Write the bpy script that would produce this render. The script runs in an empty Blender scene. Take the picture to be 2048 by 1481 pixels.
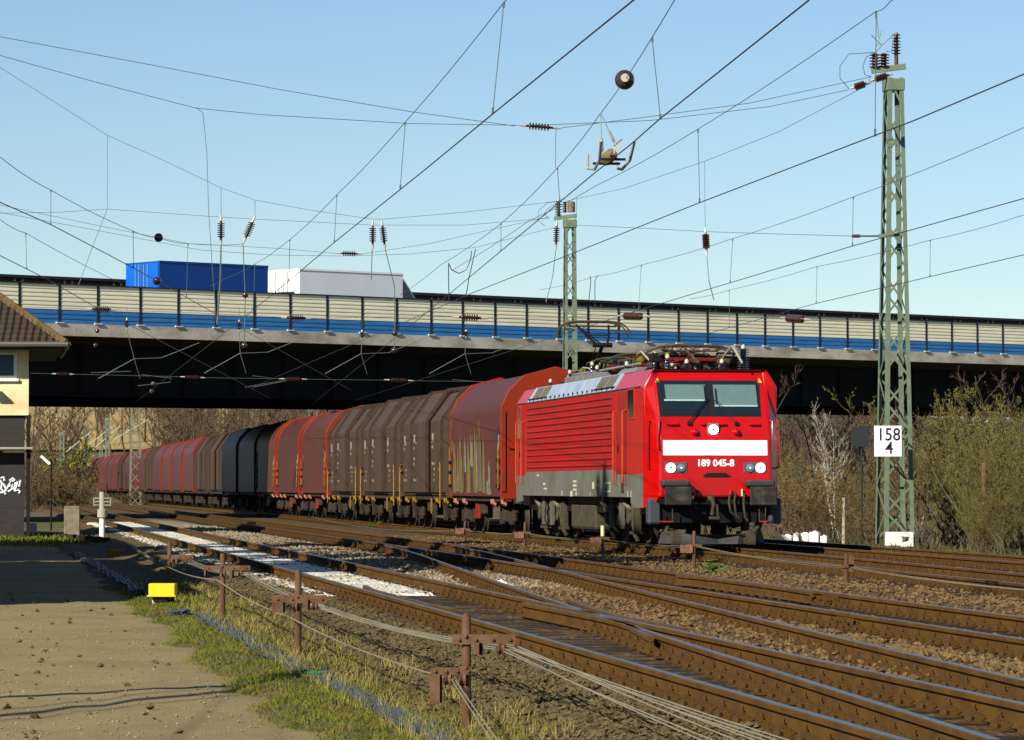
import bpy, math, random
from math import sin, cos, tan, pi, radians, sqrt, atan2
from mathutils import Vector, Matrix, noise
V = Vector
S = bpy.context.scene
C = S.collection

# ------------------------------------------------------------------ camera
F = 7370.0            # focal length in pixels of the 2048 px wide photograph
HOR = 973.0           # row of the horizon
CH = 1.34             # lens height over the rail heads (z = 0)
cd = bpy.data.cameras.new('camera')
cam = bpy.data.objects.new('camera', cd); C.objects.link(cam)
cd.sensor_width = 36.0; cd.lens = 36.0*F/2048.0
cd.clip_start = 1.0; cd.clip_end = 6000.0
PITCH = math.atan((HOR-740.5)/F)
cam.location = (0, 0, CH); cam.rotation_euler = (pi/2+PITCH, 0, 0)
S.camera = cam
S.render.resolution_x = 1024; S.render.resolution_y = 740

# ------------------------------------------------------------------ sky, sun, exposure
SUN_AZ, SUN_EL = radians(39), radians(31)     # light travels to the right and away
w = bpy.data.worlds.new("World"); S.world = w; w.use_nodes = True
nt = w.node_tree; nt.nodes.clear()
sky = nt.nodes.new('ShaderNodeTexSky'); sky.sky_type = 'NISHITA'; sky.sun_disc = False
sky.sun_elevation = SUN_EL; sky.sun_rotation = pi+SUN_AZ
sky.altitude = 100; sky.air_density = 1.0; sky.dust_density = 0.0; sky.ozone_density = 4.0
bg = nt.nodes.new('ShaderNodeBackground'); bg.inputs[1].default_value = 0.053
wo = nt.nodes.new('ShaderNodeOutputWorld')
tint = nt.nodes.new('ShaderNodeMix'); tint.data_type = 'RGBA'; tint.blend_type = 'MULTIPLY'; tint.inputs[0].default_value = 1.0
tint.inputs[7].default_value = (1.15, 1.17, 1.20, 1)
nt.links.new(sky.outputs[0], tint.inputs[6]); nt.links.new(tint.outputs[2], bg.inputs[0]); nt.links.new(bg.outputs[0], wo.inputs[0])
sd = bpy.data.lights.new('sun', 'SUN'); sd.energy = 5.0; sd.angle = radians(0.53); sd.color = (1.0, 0.93, 0.80)
sun = bpy.data.objects.new('sun', sd); C.objects.link(sun)
sdir = V((sin(SUN_AZ)*cos(SUN_EL), cos(SUN_AZ)*cos(SUN_EL), -sin(SUN_EL)))
sun.rotation_euler = sdir.to_track_quat('-Z', 'Y').to_euler(); sun.location = (-60, -40, 80)
S.view_settings.view_transform = 'Standard'; S.view_settings.look = 'None'
S.view_settings.exposure = 0.78; S.view_settings.gamma = 1.0

# ------------------------------------------------------------------ where a photographed point lies, given its distance or its height
def at(px, py, D):
    """point at camera distance D (measured along the ground) seen at pixel px,py of the photograph"""
    return V(((px-1024.0)/F*D, D, CH+(HOR-py)/F*D))
def atz(px, py, z):
    D = F*(z-CH)/(HOR-py)
    return V(((px-1024.0)/F*D, D, z))

# ------------------------------------------------------------------ materials
MATS = {}
def dk(c, k=.76):
    # film-like colour: all but the whites a little darker and more saturated
    if max(c) > .56: return tuple(c)
    m = sum(c)/3; return tuple(max(.0012, m+(v-m)*1.3)*k for v in c)
def mat(name, col, rough=0.7, metal=0.0, var=0.0, vscale=3.0, bump=0.0, bscale=20.0, col2=None, spec=0.22,
        stretch=(1, 1, 1), emit=None, mixr=(0.4, 0.65), coat=0.0, detail=6.0):
    if name in MATS: return MATS[name]
    col = dk(col); col2 = dk(col2) if col2 else None
    m = bpy.data.materials.new(name); m.use_nodes = True
    n = m.node_tree.nodes; l = m.node_tree.links; b = n['Principled BSDF']
    b.inputs['Base Color'].default_value = (*col, 1); b.inputs['Roughness'].default_value = rough
    b.inputs['Metallic'].default_value = metal; b.inputs['Specular IOR Level'].default_value = spec
    if coat: b.inputs['Coat Weight'].default_value = coat; b.inputs['Coat Roughness'].default_value = 0.15
    if emit: b.inputs['Emission Color'].default_value = (*emit[0], 1); b.inputs['Emission Strength'].default_value = emit[1]
    tc = n.new('ShaderNodeTexCoord'); mp = n.new('ShaderNodeMapping'); mp.inputs['Scale'].default_value = stretch
    l.new(tc.outputs['Object'], mp.inputs[0])
    if var or col2:
        t = n.new('ShaderNodeTexNoise'); t.inputs['Scale'].default_value = vscale; t.inputs['Detail'].default_value = detail
        t.inputs['Roughness'].default_value = 0.62
        l.new(mp.outputs[0], t.inputs['Vector'])
        r = n.new('ShaderNodeMapRange'); r.inputs[1].default_value = mixr[0]; r.inputs[2].default_value = mixr[1]
        l.new(t.outputs['Fac'], r.inputs[0])
        mx = n.new('ShaderNodeMix'); mx.data_type = 'RGBA'
        c2 = col2 or tuple(c*(1-var) for c in col)
        mx.inputs[6].default_value = (*col, 1); mx.inputs[7].default_value = (*c2, 1)
        l.new(r.outputs[0], mx.inputs[0]); l.new(mx.outputs[2], b.inputs['Base Color'])
    if bump:
        t2 = n.new('ShaderNodeTexNoise'); t2.inputs['Scale'].default_value = bscale; t2.inputs['Detail'].default_value = 5
        l.new(mp.outputs[0], t2.inputs['Vector'])
        bp = n.new('ShaderNodeBump'); bp.inputs['Strength'].default_value = bump; bp.inputs['Distance'].default_value = 0.02
        l.new(t2.outputs['Fac'], bp.inputs['Height']); l.new(bp.outputs[0], b.inputs['Normal'])
    MATS[name] = m
    return m

# ------------------------------------------------------------------ mesh collector
class MB:
    def __init__(s): s.v = []; s.f = []; s.mi = []; s.m = 0
    def add(s, vs, fs):
        o = len(s.v); s.v += [tuple(p) for p in vs]; s.f += [tuple(i+o for i in q) for q in fs]; s.mi += [s.m]*len(fs)
        return s
    def box(s, c, d, M=None):
        x, y, z = d[0]/2, d[1]/2, d[2]/2
        vs = [V(p) for p in ((-x,-y,-z),(x,-y,-z),(x,y,-z),(-x,y,-z),(-x,-y,z),(x,-y,z),(x,y,z),(-x,y,z))]
        if M is not None: vs = [M @ p for p in vs]
        c = V(c)
        return s.add([p+c for p in vs], [(3,2,1,0),(4,5,6,7),(0,1,5,4),(1,2,6,5),(2,3,7,6),(3,0,4,7)])
    def bx(s, x0, x1, y0, y1, z0, z1):
        return s.box(((x0+x1)/2, (y0+y1)/2, (z0+z1)/2), (abs(x1-x0), abs(y1-y0), abs(z1-z0)))
    def cbox(s, c, d, ch=0.02):
        # box with its vertical and top edges chamfered
        x, y, z = d[0]/2, d[1]/2, d[2]/2; ch = min(ch, x*.9, y*.9, z*.9)
        def ring(k, zz):
            return [(-x+k,-y+ch+k*0,zz),(-x+ch,-y+k,zz),(x-ch,-y+k,zz),(x-k,-y+ch,zz),(x-k,y-ch,zz),(x-ch,y-k,zz),(-x+ch,y-k,zz),(-x+k,y-ch,zz)]
        c = V(c); vs = []
        for k, zz in ((ch*.7,-z),(0,-z+ch),(0,z-ch),(ch*.7,z)): vs += [V(p)+c for p in ring(k, zz)]
        fs = [tuple(range(7,-1,-1)), tuple(range(24,32))]
        for r in range(3):
            for i in range(8):
                j = (i+1)%8; fs.append((r*8+i, r*8+j, r*8+8+j, r*8+8+i))
        return s.add(vs, fs)
    def bar(s, p, q, wd, h=None, up=(0,0,1)):
        p = V(p); q = V(q); h = h or wd; d = (q-p)
        if d.length < 1e-6: return s
        d.normalize(); u = V(up)
        if abs(d.dot(u)) > .98: u = V((0,1,0)) if abs(d.y) < .9 else V((1,0,0))
        a = d.cross(u).normalized(); b = a.cross(d)
        vs = []
        for o in (p, q): vs += [o-a*wd/2-b*h/2, o+a*wd/2-b*h/2, o+a*wd/2+b*h/2, o-a*wd/2+b*h/2]
        return s.add(vs, [(3,2,1,0),(4,5,6,7),(0,1,5,4),(1,2,6,5),(2,3,7,6),(3,0,4,7)])
    def tube(s, pts, r, n=6, cap=True):
        pts = [V(p) for p in pts]; N = len(pts)
        rs = r if isinstance(r, (list, tuple)) else [r]*N
        o = len(s.v); fs = []; vs = []
        a = None
        for i in range(N):
            d = (pts[min(i+1,N-1)]-pts[max(i-1,0)])
            d = d.normalized() if d.length > 1e-9 else V((0,0,1))
            if a is None:
                u = V((0,0,1)) if abs(d.z) < .9 else V((1,0,0)); a = d.cross(u).normalized()
            else:
                a = a-d*a.dot(d); a = a.normalized() if a.length > 1e-6 else d.orthogonal().normalized()
            b = d.cross(a)
            for k in range(n):
                t = 2*pi*k/n; vs.append(pts[i]+(a*cos(t)+b*sin(t))*rs[i])
        for i in range(N-1):
            for k in range(n):
                k2 = (k+1)%n; fs.append((i*n+k, i*n+k2, i*n+n+k2, i*n+n+k))
        if cap and n > 2: fs += [tuple(range(n-1,-1,-1)), tuple(range((N-1)*n, N*n))]
        return s.add(vs, fs)
    def lathe(s, prof, o=(0,0,0), ax=(0,0,1), n=12):
        # prof: (radius, distance along the axis)
        ax = V(ax).normalized(); o = V(o); a = ax.orthogonal().normalized(); b = ax.cross(a); vs = []; fs = []
        for r, h in prof:
            for k in range(n): t = 2*pi*k/n; vs.append(o+ax*h+(a*cos(t)+b*sin(t))*r)
        N = len(prof)
        for i in range(N-1):
            for k in range(n): k2 = (k+1)%n; fs.append((i*n+k, i*n+k2, i*n+n+k2, i*n+n+k))
        fs += [tuple(range(n-1,-1,-1)), tuple(range((N-1)*n, N*n))]
        return s.add(vs, fs)
    def disc(s, c, nrm, r0, r1, n=20):
        nrm = V(nrm).normalized(); a = nrm.orthogonal().normalized(); b = nrm.cross(a); c = V(c)
        vs = [c+(a*cos(2*pi*k/n)+b*sin(2*pi*k/n))*r for r in (r0, r1) for k in range(n)]
        return s.add(vs, [(k, (k+1)%n, n+(k+1)%n, n+k) for k in range(n)])
    def prism(s, poly, off):
        """closed polygon (3D points) pushed along off"""
        n = len(poly); p = [V(q) for q in poly]; o = V(off)
        return s.add(p+[q+o for q in p], [tuple(range(n-1,-1,-1)), tuple(range(n,2*n))]+[(i,(i+1)%n,n+(i+1)%n,n+i) for i in range(n)])
    def loft(s, rings, closed=True, caps=True):
        n = len(rings[0]); vs = [p for r in rings for p in r]; fs = []
        for i in range(len(rings)-1):
            for k in range(n if closed else n-1):
                k2 = (k+1)%n; fs.append((i*n+k, i*n+k2, i*n+n+k2, i*n+n+k))
        if caps and closed: fs += [tuple(range(n-1,-1,-1)), tuple(range((len(rings)-1)*n, len(rings)*n))]
        return s.add(vs, fs)
    def quad(s, a, b, c, d): return s.add([a,b,c,d], [(0,1,2,3)])
    def mesh(s, name, mats, smooth=False):
        me = bpy.data.meshes.new(name); me.from_pydata(s.v, [], s.f)
        for m in (mats if isinstance(mats, (list, tuple)) else [mats]): me.materials.append(m)
        if any(s.mi): me.polygons.foreach_set('material_index', s.mi)
        if smooth: me.polygons.foreach_set('use_smooth', [True]*len(me.polygons))
        me.update(); return me
    def build(s, name, mats, parent=None, smooth=False, fix=True, weld=False, bevel=0):
        me = s.mesh(name, mats, smooth)
        if fix and len(s.f) < 60000:
            import bmesh
            bm = bmesh.new(); bm.from_mesh(me)
            if weld: bmesh.ops.remove_doubles(bm, verts=bm.verts, dist=1e-4)
            bmesh.ops.recalc_face_normals(bm, faces=bm.faces); bm.to_mesh(me); bm.free()
        if smooth:
            try: me.set_sharp_from_angle(angle=radians(38))
            except Exception: pass
        o = bpy.data.objects.new(name, me); C.objects.link(o)
        if bevel:
            bv = o.modifiers.new('bevel', 'BEVEL'); bv.width = bevel; bv.segments = 2; bv.limit_method = 'ANGLE'; bv.angle_limit = radians(18)
        if parent is not None: o.parent = parent
        return o
    def centre(s):
        n = max(1, len(s.v)); return V((sum(p[0] for p in s.v)/n, sum(p[1] for p in s.v)/n, min(p[2] for p in s.v)))

def tag(o, label=None, cat=None, group=None, kind=None):
    if label: o['label'] = label
    if cat: o['category'] = cat
    if group: o['group'] = group
    if kind: o['kind'] = kind
    return o
def thing(name, label, cat, loc=(0,0,0), rz=0, group=None):
    o = bpy.data.objects.new(name, None); C.objects.link(o); o.location = loc; o.rotation_euler = (0,0,rz); o.empty_display_size = .2
    return tag(o, label, cat, group)
def copy_tree(o, parent=None):
    c = o.copy(); C.objects.link(c)
    if parent is not None: c.parent = parent
    for ch in list(o.children): copy_tree(ch, c)
    return c
def text_mb(txt, size, bold=0.0, sx=1.0):
    """lettering as filled curves turned into a mesh in the XZ plane"""
    cu = bpy.data.curves.new('lettering', 'FONT'); cu.body = txt; cu.size = size; cu.align_x = 'CENTER'; cu.align_y = 'CENTER'; cu.resolution_u = 4; cu.offset = bold
    ob = bpy.data.objects.new('lettering', cu); C.objects.link(ob)
    bpy.context.view_layer.update()
    me = bpy.data.meshes.new_from_object(ob.evaluated_get(bpy.context.evaluated_depsgraph_get()))
    vs = [(v.co.x*sx, 0.0, v.co.y) for v in me.vertices]; fs = [tuple(p.vertices) for p in me.polygons]
    bpy.data.objects.remove(ob); bpy.data.meshes.remove(me)
    return vs, fs
def sag(p, q, d, n=12):
    p = V(p); q = V(q); return [p.lerp(q, i/n)-V((0,0,1))*d*4*(i/n)*(1-i/n) for i in range(n+1)]

rnd = random.Random(7)
M_STEEL = mat('galvanised_steel', (.34,.37,.34), .55, .3, .3, 4)
M_MAST = mat('grey_green_mast_paint', (.135,.175,.13), .6, 0, col2=(.18,.21,.155), vscale=5, bump=.1, bscale=60)
M_RUST = mat('rusty_iron', (.105,.058,.035), .85, .1, col2=(.155,.098,.064), vscale=9, bump=.25, bscale=40)
M_BLACK = mat('dirty_black_steel', (.009,.009,.0095), .6, .2, var=.4, vscale=6)
M_WIRE = mat('weathered_copper_wire', (.15,.175,.16), .5, .6)
M_WIRED = mat('dark_contact_wire', (.07,.065,.075), .4, .7)
M_INSUL = mat('brown_glazed_insulator', (.055,.018,.012), .18, 0, coat=.6)
M_CONC = mat('weathered_concrete', (.38,.36,.31), .9, 0, col2=(.25,.24,.20), vscale=1.6, bump=.3, bscale=25)
M_WHITE = mat('white_paint', (.80,.80,.77), .5, 0, var=.12, vscale=5)
# ================================================================== ground, road, verge, ballast, tracks
K = 0.145                                   # the tracks run to the left by this much per metre of distance
def X_of(u, D): return u-K*D
def nz(x, y, s, o=0.0): return noise.noise(V((x*s+o, y*s-o, o*1.7)))
def fz(x, y, s, oc=4): return noise.fractal(V((x*s, y*s, 3.1)), 0.8, 2.1, oc)
def sstep(a, b, x):
    t = max(0.0, min(1.0, (x-a)/(b-a))); return t*t*(3-2*t)
def frange(a, b, s):
    r = []; x = a
    while x < b-1e-6: r.append(x); x += s
    r.append(b); return r
def grid(us, Ds, zf):
    mb = MB(); n = len(us)
    vs = [(X_of(u, D), D, zf(u, D)) for D in Ds for u in us]
    fs = [(j*n+i, j*n+i+1, (j+1)*n+i+1, (j+1)*n+i) for j in range(len(Ds)-1) for i in range(n-1)]
    return mb.add(vs, fs)

def ground_mat(name, cols, scales, bump=.5, bscale=30, rough=.95, umask=None):
    """cols: base, second, third colours mixed by two noises; umask: (colour, u0, u1, y0, y1) a strip of other material"""
    cols = [dk(c) for c in cols]
    m = bpy.data.materials.new(name); m.use_nodes = True
    n = m.node_tree.nodes; l = m.node_tree.links; b = n['Principled BSDF']
    b.inputs['Roughness'].default_value = rough; b.inputs['Specular IOR Level'].default_value = .25
    tc = n.new('ShaderNodeTexCoord'); prev = None
    def mixc(a, bcol, fac):
        mx = n.new('ShaderNodeMix'); mx.data_type = 'RGBA'; l.new(fac, mx.inputs[0])
        if isinstance(a, tuple): mx.inputs[6].default_value = (*a, 1)
        else: l.new(a, mx.inputs[6])
        mx.inputs[7].default_value = (*bcol, 1); return mx.outputs[2]
    cur = cols[0]
    for c, (s, lo, hi, det) in zip(cols[1:], scales):
        t = n.new('ShaderNodeTexNoise'); t.inputs['Scale'].default_value = s; t.inputs['Detail'].default_value = det; t.inputs['Roughness'].default_value = .65
        l.new(tc.outputs['Object'], t.inputs['Vector'])
        r = n.new('ShaderNodeMapRange'); r.inputs[1].default_value = lo; r.inputs[2].default_value = hi; l.new(t.outputs['Fac'], r.inputs[0])
        cur = mixc(cur, c, r.outputs[0])
    if umask:
        col, u0, u1, y0, y1 = umask
        sx = n.new('ShaderNodeSeparateXYZ'); l.new(tc.outputs['Object'], sx.inputs[0])
        mu = n.new('ShaderNodeMath'); mu.operation = 'MULTIPLY_ADD'; mu.inputs[1].default_value = K
        l.new(sx.outputs['Y'], mu.inputs[0]); l.new(sx.outputs['X'], mu.inputs[2])
        t = n.new('ShaderNodeTexNoise'); t.inputs['Scale'].default_value = 1.1; t.inputs['Detail'].default_value = 6; l.new(tc.outputs['Object'], t.inputs['Vector'])
        ad = n.new('ShaderNodeMath'); ad.operation = 'MULTIPLY_ADD'; ad.inputs[1].default_value = 3.0; l.new(t.outputs['Fac'], ad.inputs[0]); l.new(mu.outputs[0], ad.inputs[2])
        def ramp(src, a, bb):
            r = n.new('ShaderNodeMapRange'); r.interpolation_type = 'SMOOTHSTEP'; r.inputs[1].default_value = a; r.inputs[2].default_value = bb; l.new(src, r.inputs[0]); return r.outputs[0]
        f = [ramp(ad.outputs[0], u0+1.2, u0+1.9), ramp(ad.outputs[0], u1+1.9, u1+1.2), ramp(sx.outputs['Y'], y0, y0+12), ramp(sx.outputs['Y'], y1+25, y1)]
        cu = f[0]
        for q in f[1:]:
            mm = n.new('ShaderNodeMath'); mm.operation = 'MULTIPLY'; l.new(cu, mm.inputs[0]); l.new(q, mm.inputs[1]); cu = mm.outputs[0]
        cur = mixc(cur, col, cu)
    l.new(cur, b.inputs['Base Color'])
    v = n.new('ShaderNodeTexVoronoi'); v.inputs['Scale'].default_value = bscale; l.new(tc.outputs['Object'], v.inputs['Vector'])
    t2 = n.new('ShaderNodeTexNoise'); t2.inputs['Scale'].default_value = bscale*.35; t2.inputs['Detail'].default_value = 7; l.new(tc.outputs['Object'], t2.inputs['Vector'])
    ad2 = n.new('ShaderNodeMath'); ad2.operation = 'ADD'; l.new(v.outputs['Distance'], ad2.inputs[0]); l.new(t2.outputs['Fac'], ad2.inputs[1])
    bp = n.new('ShaderNodeBump'); bp.inputs['Strength'].default_value = bump; bp.inputs['Distance'].default_value = .04
    l.new(ad2.outputs[0], bp.inputs['Height']); l.new(bp.outputs[0], b.inputs['Normal'])
    return m

G_ROAD = ground_mat('gravel_road', [(.29,.235,.13), (.23,.18,.10), (.20,.165,.095)], [(.55,.42,.62,6), (16,.50,.68,5)], .35, 70)
G_VERGE = ground_mat('dark_loose_earth', [(.080,.062,.034), (.125,.10,.055), (.045,.036,.022)], [(2.2,.42,.62,6), (9,.5,.68,5)], .9, 16)
G_BALL = ground_mat('rusty_track_ballast', [(.085,.052,.025), (.145,.095,.048), (.045,.030,.016)], [(6,.45,.62,6), (17,.5,.66,4)], 1.0, 15,
                    umask=((.20,.18,.13), 6.9, 9.0, 53, 150))
G_FIELD = ground_mat('winter_grass_ground', [(.11,.095,.045), (.075,.085,.03), (.16,.12,.07)], [(.08,.4,.6,6), (.9,.5,.65,5)], .4, 6)
G_HILL = ground_mat('hillside_fields', [(.10,.075,.045), (.13,.10,.055), (.085,.072,.038)], [(.02,.42,.6,6), (.01,.5,.6,4)], .2, 2)
G_TAN = ground_mat('bare_ploughed_field', [(.40,.30,.15), (.33,.25,.13)], [(.05,.4,.6,5)], .2, 3)
G_GREEN = ground_mat('young_crop_field', [(.07,.13,.035), (.09,.13,.05)], [(.05,.4,.6,5)], .2, 3)

# the wide ground
gs = 1600.0
mb = MB()
mb.quad((-gs, -60, -.62), (gs, -60, -.62), (gs, 2*gs, -.62), (-gs, 2*gs, -.62))
tag(mb.build('ground', G_FIELD, fix=False), kind='structure')

# road on the left
def z_road(u, D): return -.36+.012*fz(u, D, .6)+.02*nz(u*3, D*.15, 1.0)-.02*sstep(1.0, 2.4, u)
tag(grid(frange(-16, 3.0, .25), frange(14, 70, .35)+frange(70, 150, 1.5)[1:], z_road).build('road', G_ROAD, smooth=True, fix=False), kind='structure')
# verge: grass bank and churned earth between road and track
def z_verge(u, D):
    e = sstep(1.75, 2.6, u+.28*nz(u, D, .45, 2)+.10*nz(u, D, 2.2, 5))
    z = -.47+.145*e+.165*sstep(3.2, 4.15, u)
    rough = sstep(2.8, 3.5, u+.3*nz(u, D, .5, 9))*sstep(5.0, 4.6, u)
    z += rough*(.050*fz(u, D, 2.0, 5)+.055*abs(nz(u, D, 4.2, 4))+.030*abs(nz(u, D, 9.0, 7))-.02)+.02*nz(u, D, 1.1)
    z -= .10*sstep(4.62, 4.92, u)
    return z
tag(grid(frange(1.6, 5.0, .05), frange(16, 48, .08)+frange(48, 90, .22)[1:]+frange(90, 135, .8)[1:], z_verge).build('verge', G_VERGE, smooth=True, fix=False), kind='structure')
# ballast under the tracks
def z_ball(u, D):
    z = -.205+.018*fz(u, D, 3.0, 4)
    if D < 52: z += .028*sstep(5.05, 5.25, u)*sstep(8.6, 8.2, u)
    z -= .24*sstep(4.5, 3.95, u); z += .055*max(0, min(1, .6+1.6*nz(u, D, 1.4, 3)))*sstep(5.25, 4.95, u)                     # left shoulder
    z += .05*math.exp(-((u-8.0)/.7)**2)+.03*math.exp(-((u-13.2)/.9)**2)
    z -= .55*sstep(21.2, 23.4, u)
    return z
tag(grid(frange(3.9, 23.6, .12), frange(15, 75, .16)+frange(75, 120, .5)[1:]+frange(120, 460, 4)[1:], z_ball).build('ballast', G_BALL, smooth=True, fix=False), kind='structure')
# ground on the far side of the line
def z_bank(u, D): return -.5+.10*fz(u, D, .3)+.03*fz(u, D, 2)
tag(grid(frange(22.2, 75, .8), frange(40, 190, 1.0), z_bank).build('embankment', G_VERGE, smooth=True, fix=False), kind='structure')
# left far side
def z_left(u, D): return -.50+.20*sstep(100, 110, D)+.05*fz(u, D, .4)
tag(grid(frange(-40, 4.1, .8), frange(96, 230, 1.2), z_left).build('yard_ground', G_FIELD, smooth=True, fix=False), kind='structure')

# hillside beyond the motorway
def z_hill(x, y):
    ridge = 21+9*nz(x, y, .004, 3)+2.5*nz(x, y, .015, 1)
    ridge *= 1-.50*sstep(10, 120, x)
    return -.6+ridge*sstep(300, 720, y+.25*x)-.0*x
def hill(name, x0, x1, y0, y1, step, m, lift):
    mb = MB(); xs = frange(x0, x1, step); ys = frange(y0, y1, step); n = len(xs)
    mb.add([(x, y, z_hill(x, y)+lift) for y in ys for x in xs], [(j*n+i, j*n+i+1, (j+1)*n+i+1, (j+1)*n+i) for j in range(len(ys)-1) for i in range(n-1)])
    return tag(mb.build(name, m, smooth=True, fix=False), kind='structure')
hill('hill', -420, 480, 240, 900, 12, G_HILL, 0)
hill('hill_field', -130, -34, 460, 760, 10, G_TAN, .35)
hill('hill_field', 30, 52, 330, 560, 10, G_GREEN, .35)

# ------------------------------------------------------------------ rails
RAIL = [(-.0625,-.152),(.0625,-.152),(.0625,-.143),(.012,-.128),(.009,-.05),(.034,-.040),(.035,-.008),(.030,0.0),(-.030,0.0),(-.035,-.008),(-.034,-.040),(-.009,-.05),(-.012,-.128),(-.0625,-.143)]
def metal_rail():
    m = mat('rusty_rail_side', (.104,.056,.018), .8, .1, col2=(.066,.035,.013), vscale=2.2, bump=.25, bscale=70)
    t = mat('polished_rail_head', (.24,.20,.17), .30, 1.0, col2=(.14,.10,.075), vscale=3, stretch=(2,.3,1))
    t2 = mat('dull_rail_head', (.19,.125,.06), .45, .7, col2=(.12,.07,.03), vscale=3, stretch=(2,.3,1))
    return m, t, t2
R_SIDE, R_TOP, R_DULL = metal_rail()
M_SLEEP = mat('tarred_timber_sleeper', (.022,.016,.011), .85, 0, col2=(.045,.032,.021), vscale=5, stretch=(1,6,6), bump=.5, bscale=30)
M_CHAIR = mat('rusty_rail_fastening', (.085,.048,.018), .9, .05, col2=(.05,.029,.013), vscale=14, bump=.4, bscale=60)
def rail_mb(uf, D0, D1):
    mb = MB(); Ds = frange(D0, min(D1, 120), 1.5)+(frange(120, D1, 6)[1:] if D1 > 120 else [])
    rings = []
    for i, D in enumerate(Ds):
        a = V((X_of(uf(D-.5), D-.5), D-.5, 0)); b = V((X_of(uf(D+.5), D+.5), D+.5, 0)); d = (b-a).normalized(); nr = V((d.y, -d.x, 0))
        c = V((X_of(uf(D), D), D, 0)); rings.append([c+nr*x+V((0,0,z)) for x, z in RAIL])
    n = len(RAIL); o = len(mb.v)
    mb.loft(rings)
    # head faces get the second material
    for i in range((len(rings)-1)*n):
        if i % n == 7: mb.mi[i] = 1
    return mb
def chair_mb():
    mb = MB()
    for sx in (0,):
        mb.box((sx,0,-.158), (.36,.17,.018))
        for k in (-1, 1):
            mb.prism([(sx+k*.075,-.055,-.149),(sx+k*.165,-.055,-.149),(sx+k*.155,-.055,-.105),(sx+k*.10,-.055,-.088),(sx+k*.045,-.055,-.125)], (0,.11,0))
            mb.lathe([(.022,0),(.022,.03),(.012,.03),(.012,.055)], (sx+k*.115,0,-.105), n=6)
            for e in (-.055, .055): mb.lathe([(.018,0),(.016,.03)], (sx+k*.15,e,-.15), n=5)
    return mb
sleeper_me = MB().box((0,0,-.25), (2.6,.26,.16)).mesh('sleeper', M_SLEEP)
chair_me = chair_mb().mesh('rail_fastening', M_CHAIR)
def slack(mb, me, M):
    mb.add([M @ v.co for v in me.vertices], [tuple(p.vertices) for p in me.polygons])
def track(label, uf, D0, D1, group, sleepers=(0, 0), dull=False, rails=(-.752, .752), dz=0.0, n_ind=100, skip=None):
    t = thing('railway_track', label, 'railway track', (X_of(uf(D0), D0), D0, 0), 0, group)
    org = V(t.location)
    for off in rails:
        o = rail_mb(lambda D: uf(D)+off*1.0105, D0, D1).build('rail', [R_SIDE, R_DULL if dull else R_TOP], None)
        o.data.transform(Matrix.Translation(-org)); o.parent = t
    D = sleepers[0]; k = 0; rest_s = MB(); rest_c = MB()
    while D < sleepers[1]:
        a = V((X_of(uf(D-.5), D-.5), D-.5, 0)); b = V((X_of(uf(D+.5), D+.5), D+.5, 0)); d = (b-a).normalized()
        M = Matrix.Translation(V((X_of(uf(D), D), D, dz+rnd.uniform(-.006, .004)))-org) @ Matrix.Rotation(atan2(-d.x, d.y)+rnd.uniform(-.006, .006), 4, 'Z')
        if not (skip and skip(D)):
            if k < n_ind:
                s = bpy.data.objects.new('sleeper', sleeper_me); C.objects.link(s); s.parent = t; s.matrix_local = M
                for off in rails:
                    c = bpy.data.objects.new('rail_fastening', chair_me); C.objects.link(c); c.parent = s; c.location = (off, 0, -dz)
            else: slack(rest_s, sleeper_me, M); [slack(rest_c, chair_me, M @ Matrix.Translation((off, 0, 0))) for off in rails]
            k += 1
        D += .62*rnd.uniform(.99, 1.01)
    if rest_s.v:
        o = rest_s.build('sleepers', M_SLEEP, t, fix=False); o['kind'] = 'stuff'
        o2 = rest_c.build('rail_fastenings', M_CHAIR, t, fix=False); o2['kind'] = 'stuff'
    return t
def lerp_table(tab):
    def f(D):
        if D <= tab[0][0]: a, b = tab[0], tab[1]
        elif D >= tab[-1][0]: a, b = tab[-2], tab[-1]
        else:
            for a, b in zip(tab, tab[1:]):
                if a[0] <= D <= b[0]: break
        return a[1]+(b[1]-a[1])*(D-a[0])/(b[0]-a[0])
    return f
def smooth(f, wd): return lambda D: sum(f(D+k*wd/4) for k in range(-4, 5))/9
uA = smooth(lerp_table([(10, 5.60), (19, 5.66), (28, 5.76), (50, 5.79), (139, 5.79), (460, 5.79)]), 8)
uC = smooth(lerp_table([(10, 9.85), (32, 9.95), (55, 10.1), (78, 10.3), (115, 10.25), (460, 10.25)]), 10)
uL = smooth(lerp_table([(20, 14.2), (52, 15.2), (76, 15.9), (100, 15.82), (460, 13.7)]), 10)
uD = smooth(lerp_table([(20, 18.6), (66, 19.3), (80, 19.4), (100, 19.3), (460, 17.2)]), 10)
uB = smooth(lerp_table([(12, 5.78), (15, 5.86), (19.4, 6.16), (25.6, 6.50), (35.8, 7.05), (42.6, 7.5), (52.6, 8.12), (70, 9.3), (80, 9.95), (92, 10.3), (120, 10.3)]), 8)
TG = 'parallel railway tracks'
track('nearest railway track with dark timber sleepers beside the wire posts', uA, 13, 430, TG, (16, 175), skip=lambda D: 51 < D < 150)
track('railway track between the nearest track and the row of rusty posts', uC, 22, 430, TG, (29, 180))
track('railway track the red locomotive and its wagons stand on', uL, 40, 450, TG, (46, 190))
track('farthest railway track in front of the bushes and the kilometre sign', uD, 46, 330, TG, (60, 160))
tb = track('crossover track curving from the nearest track to the next one', uB, 19.6, 84, None, (20, 66), rails=(-.752, .752), dz=-.012, n_ind=70)
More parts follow.
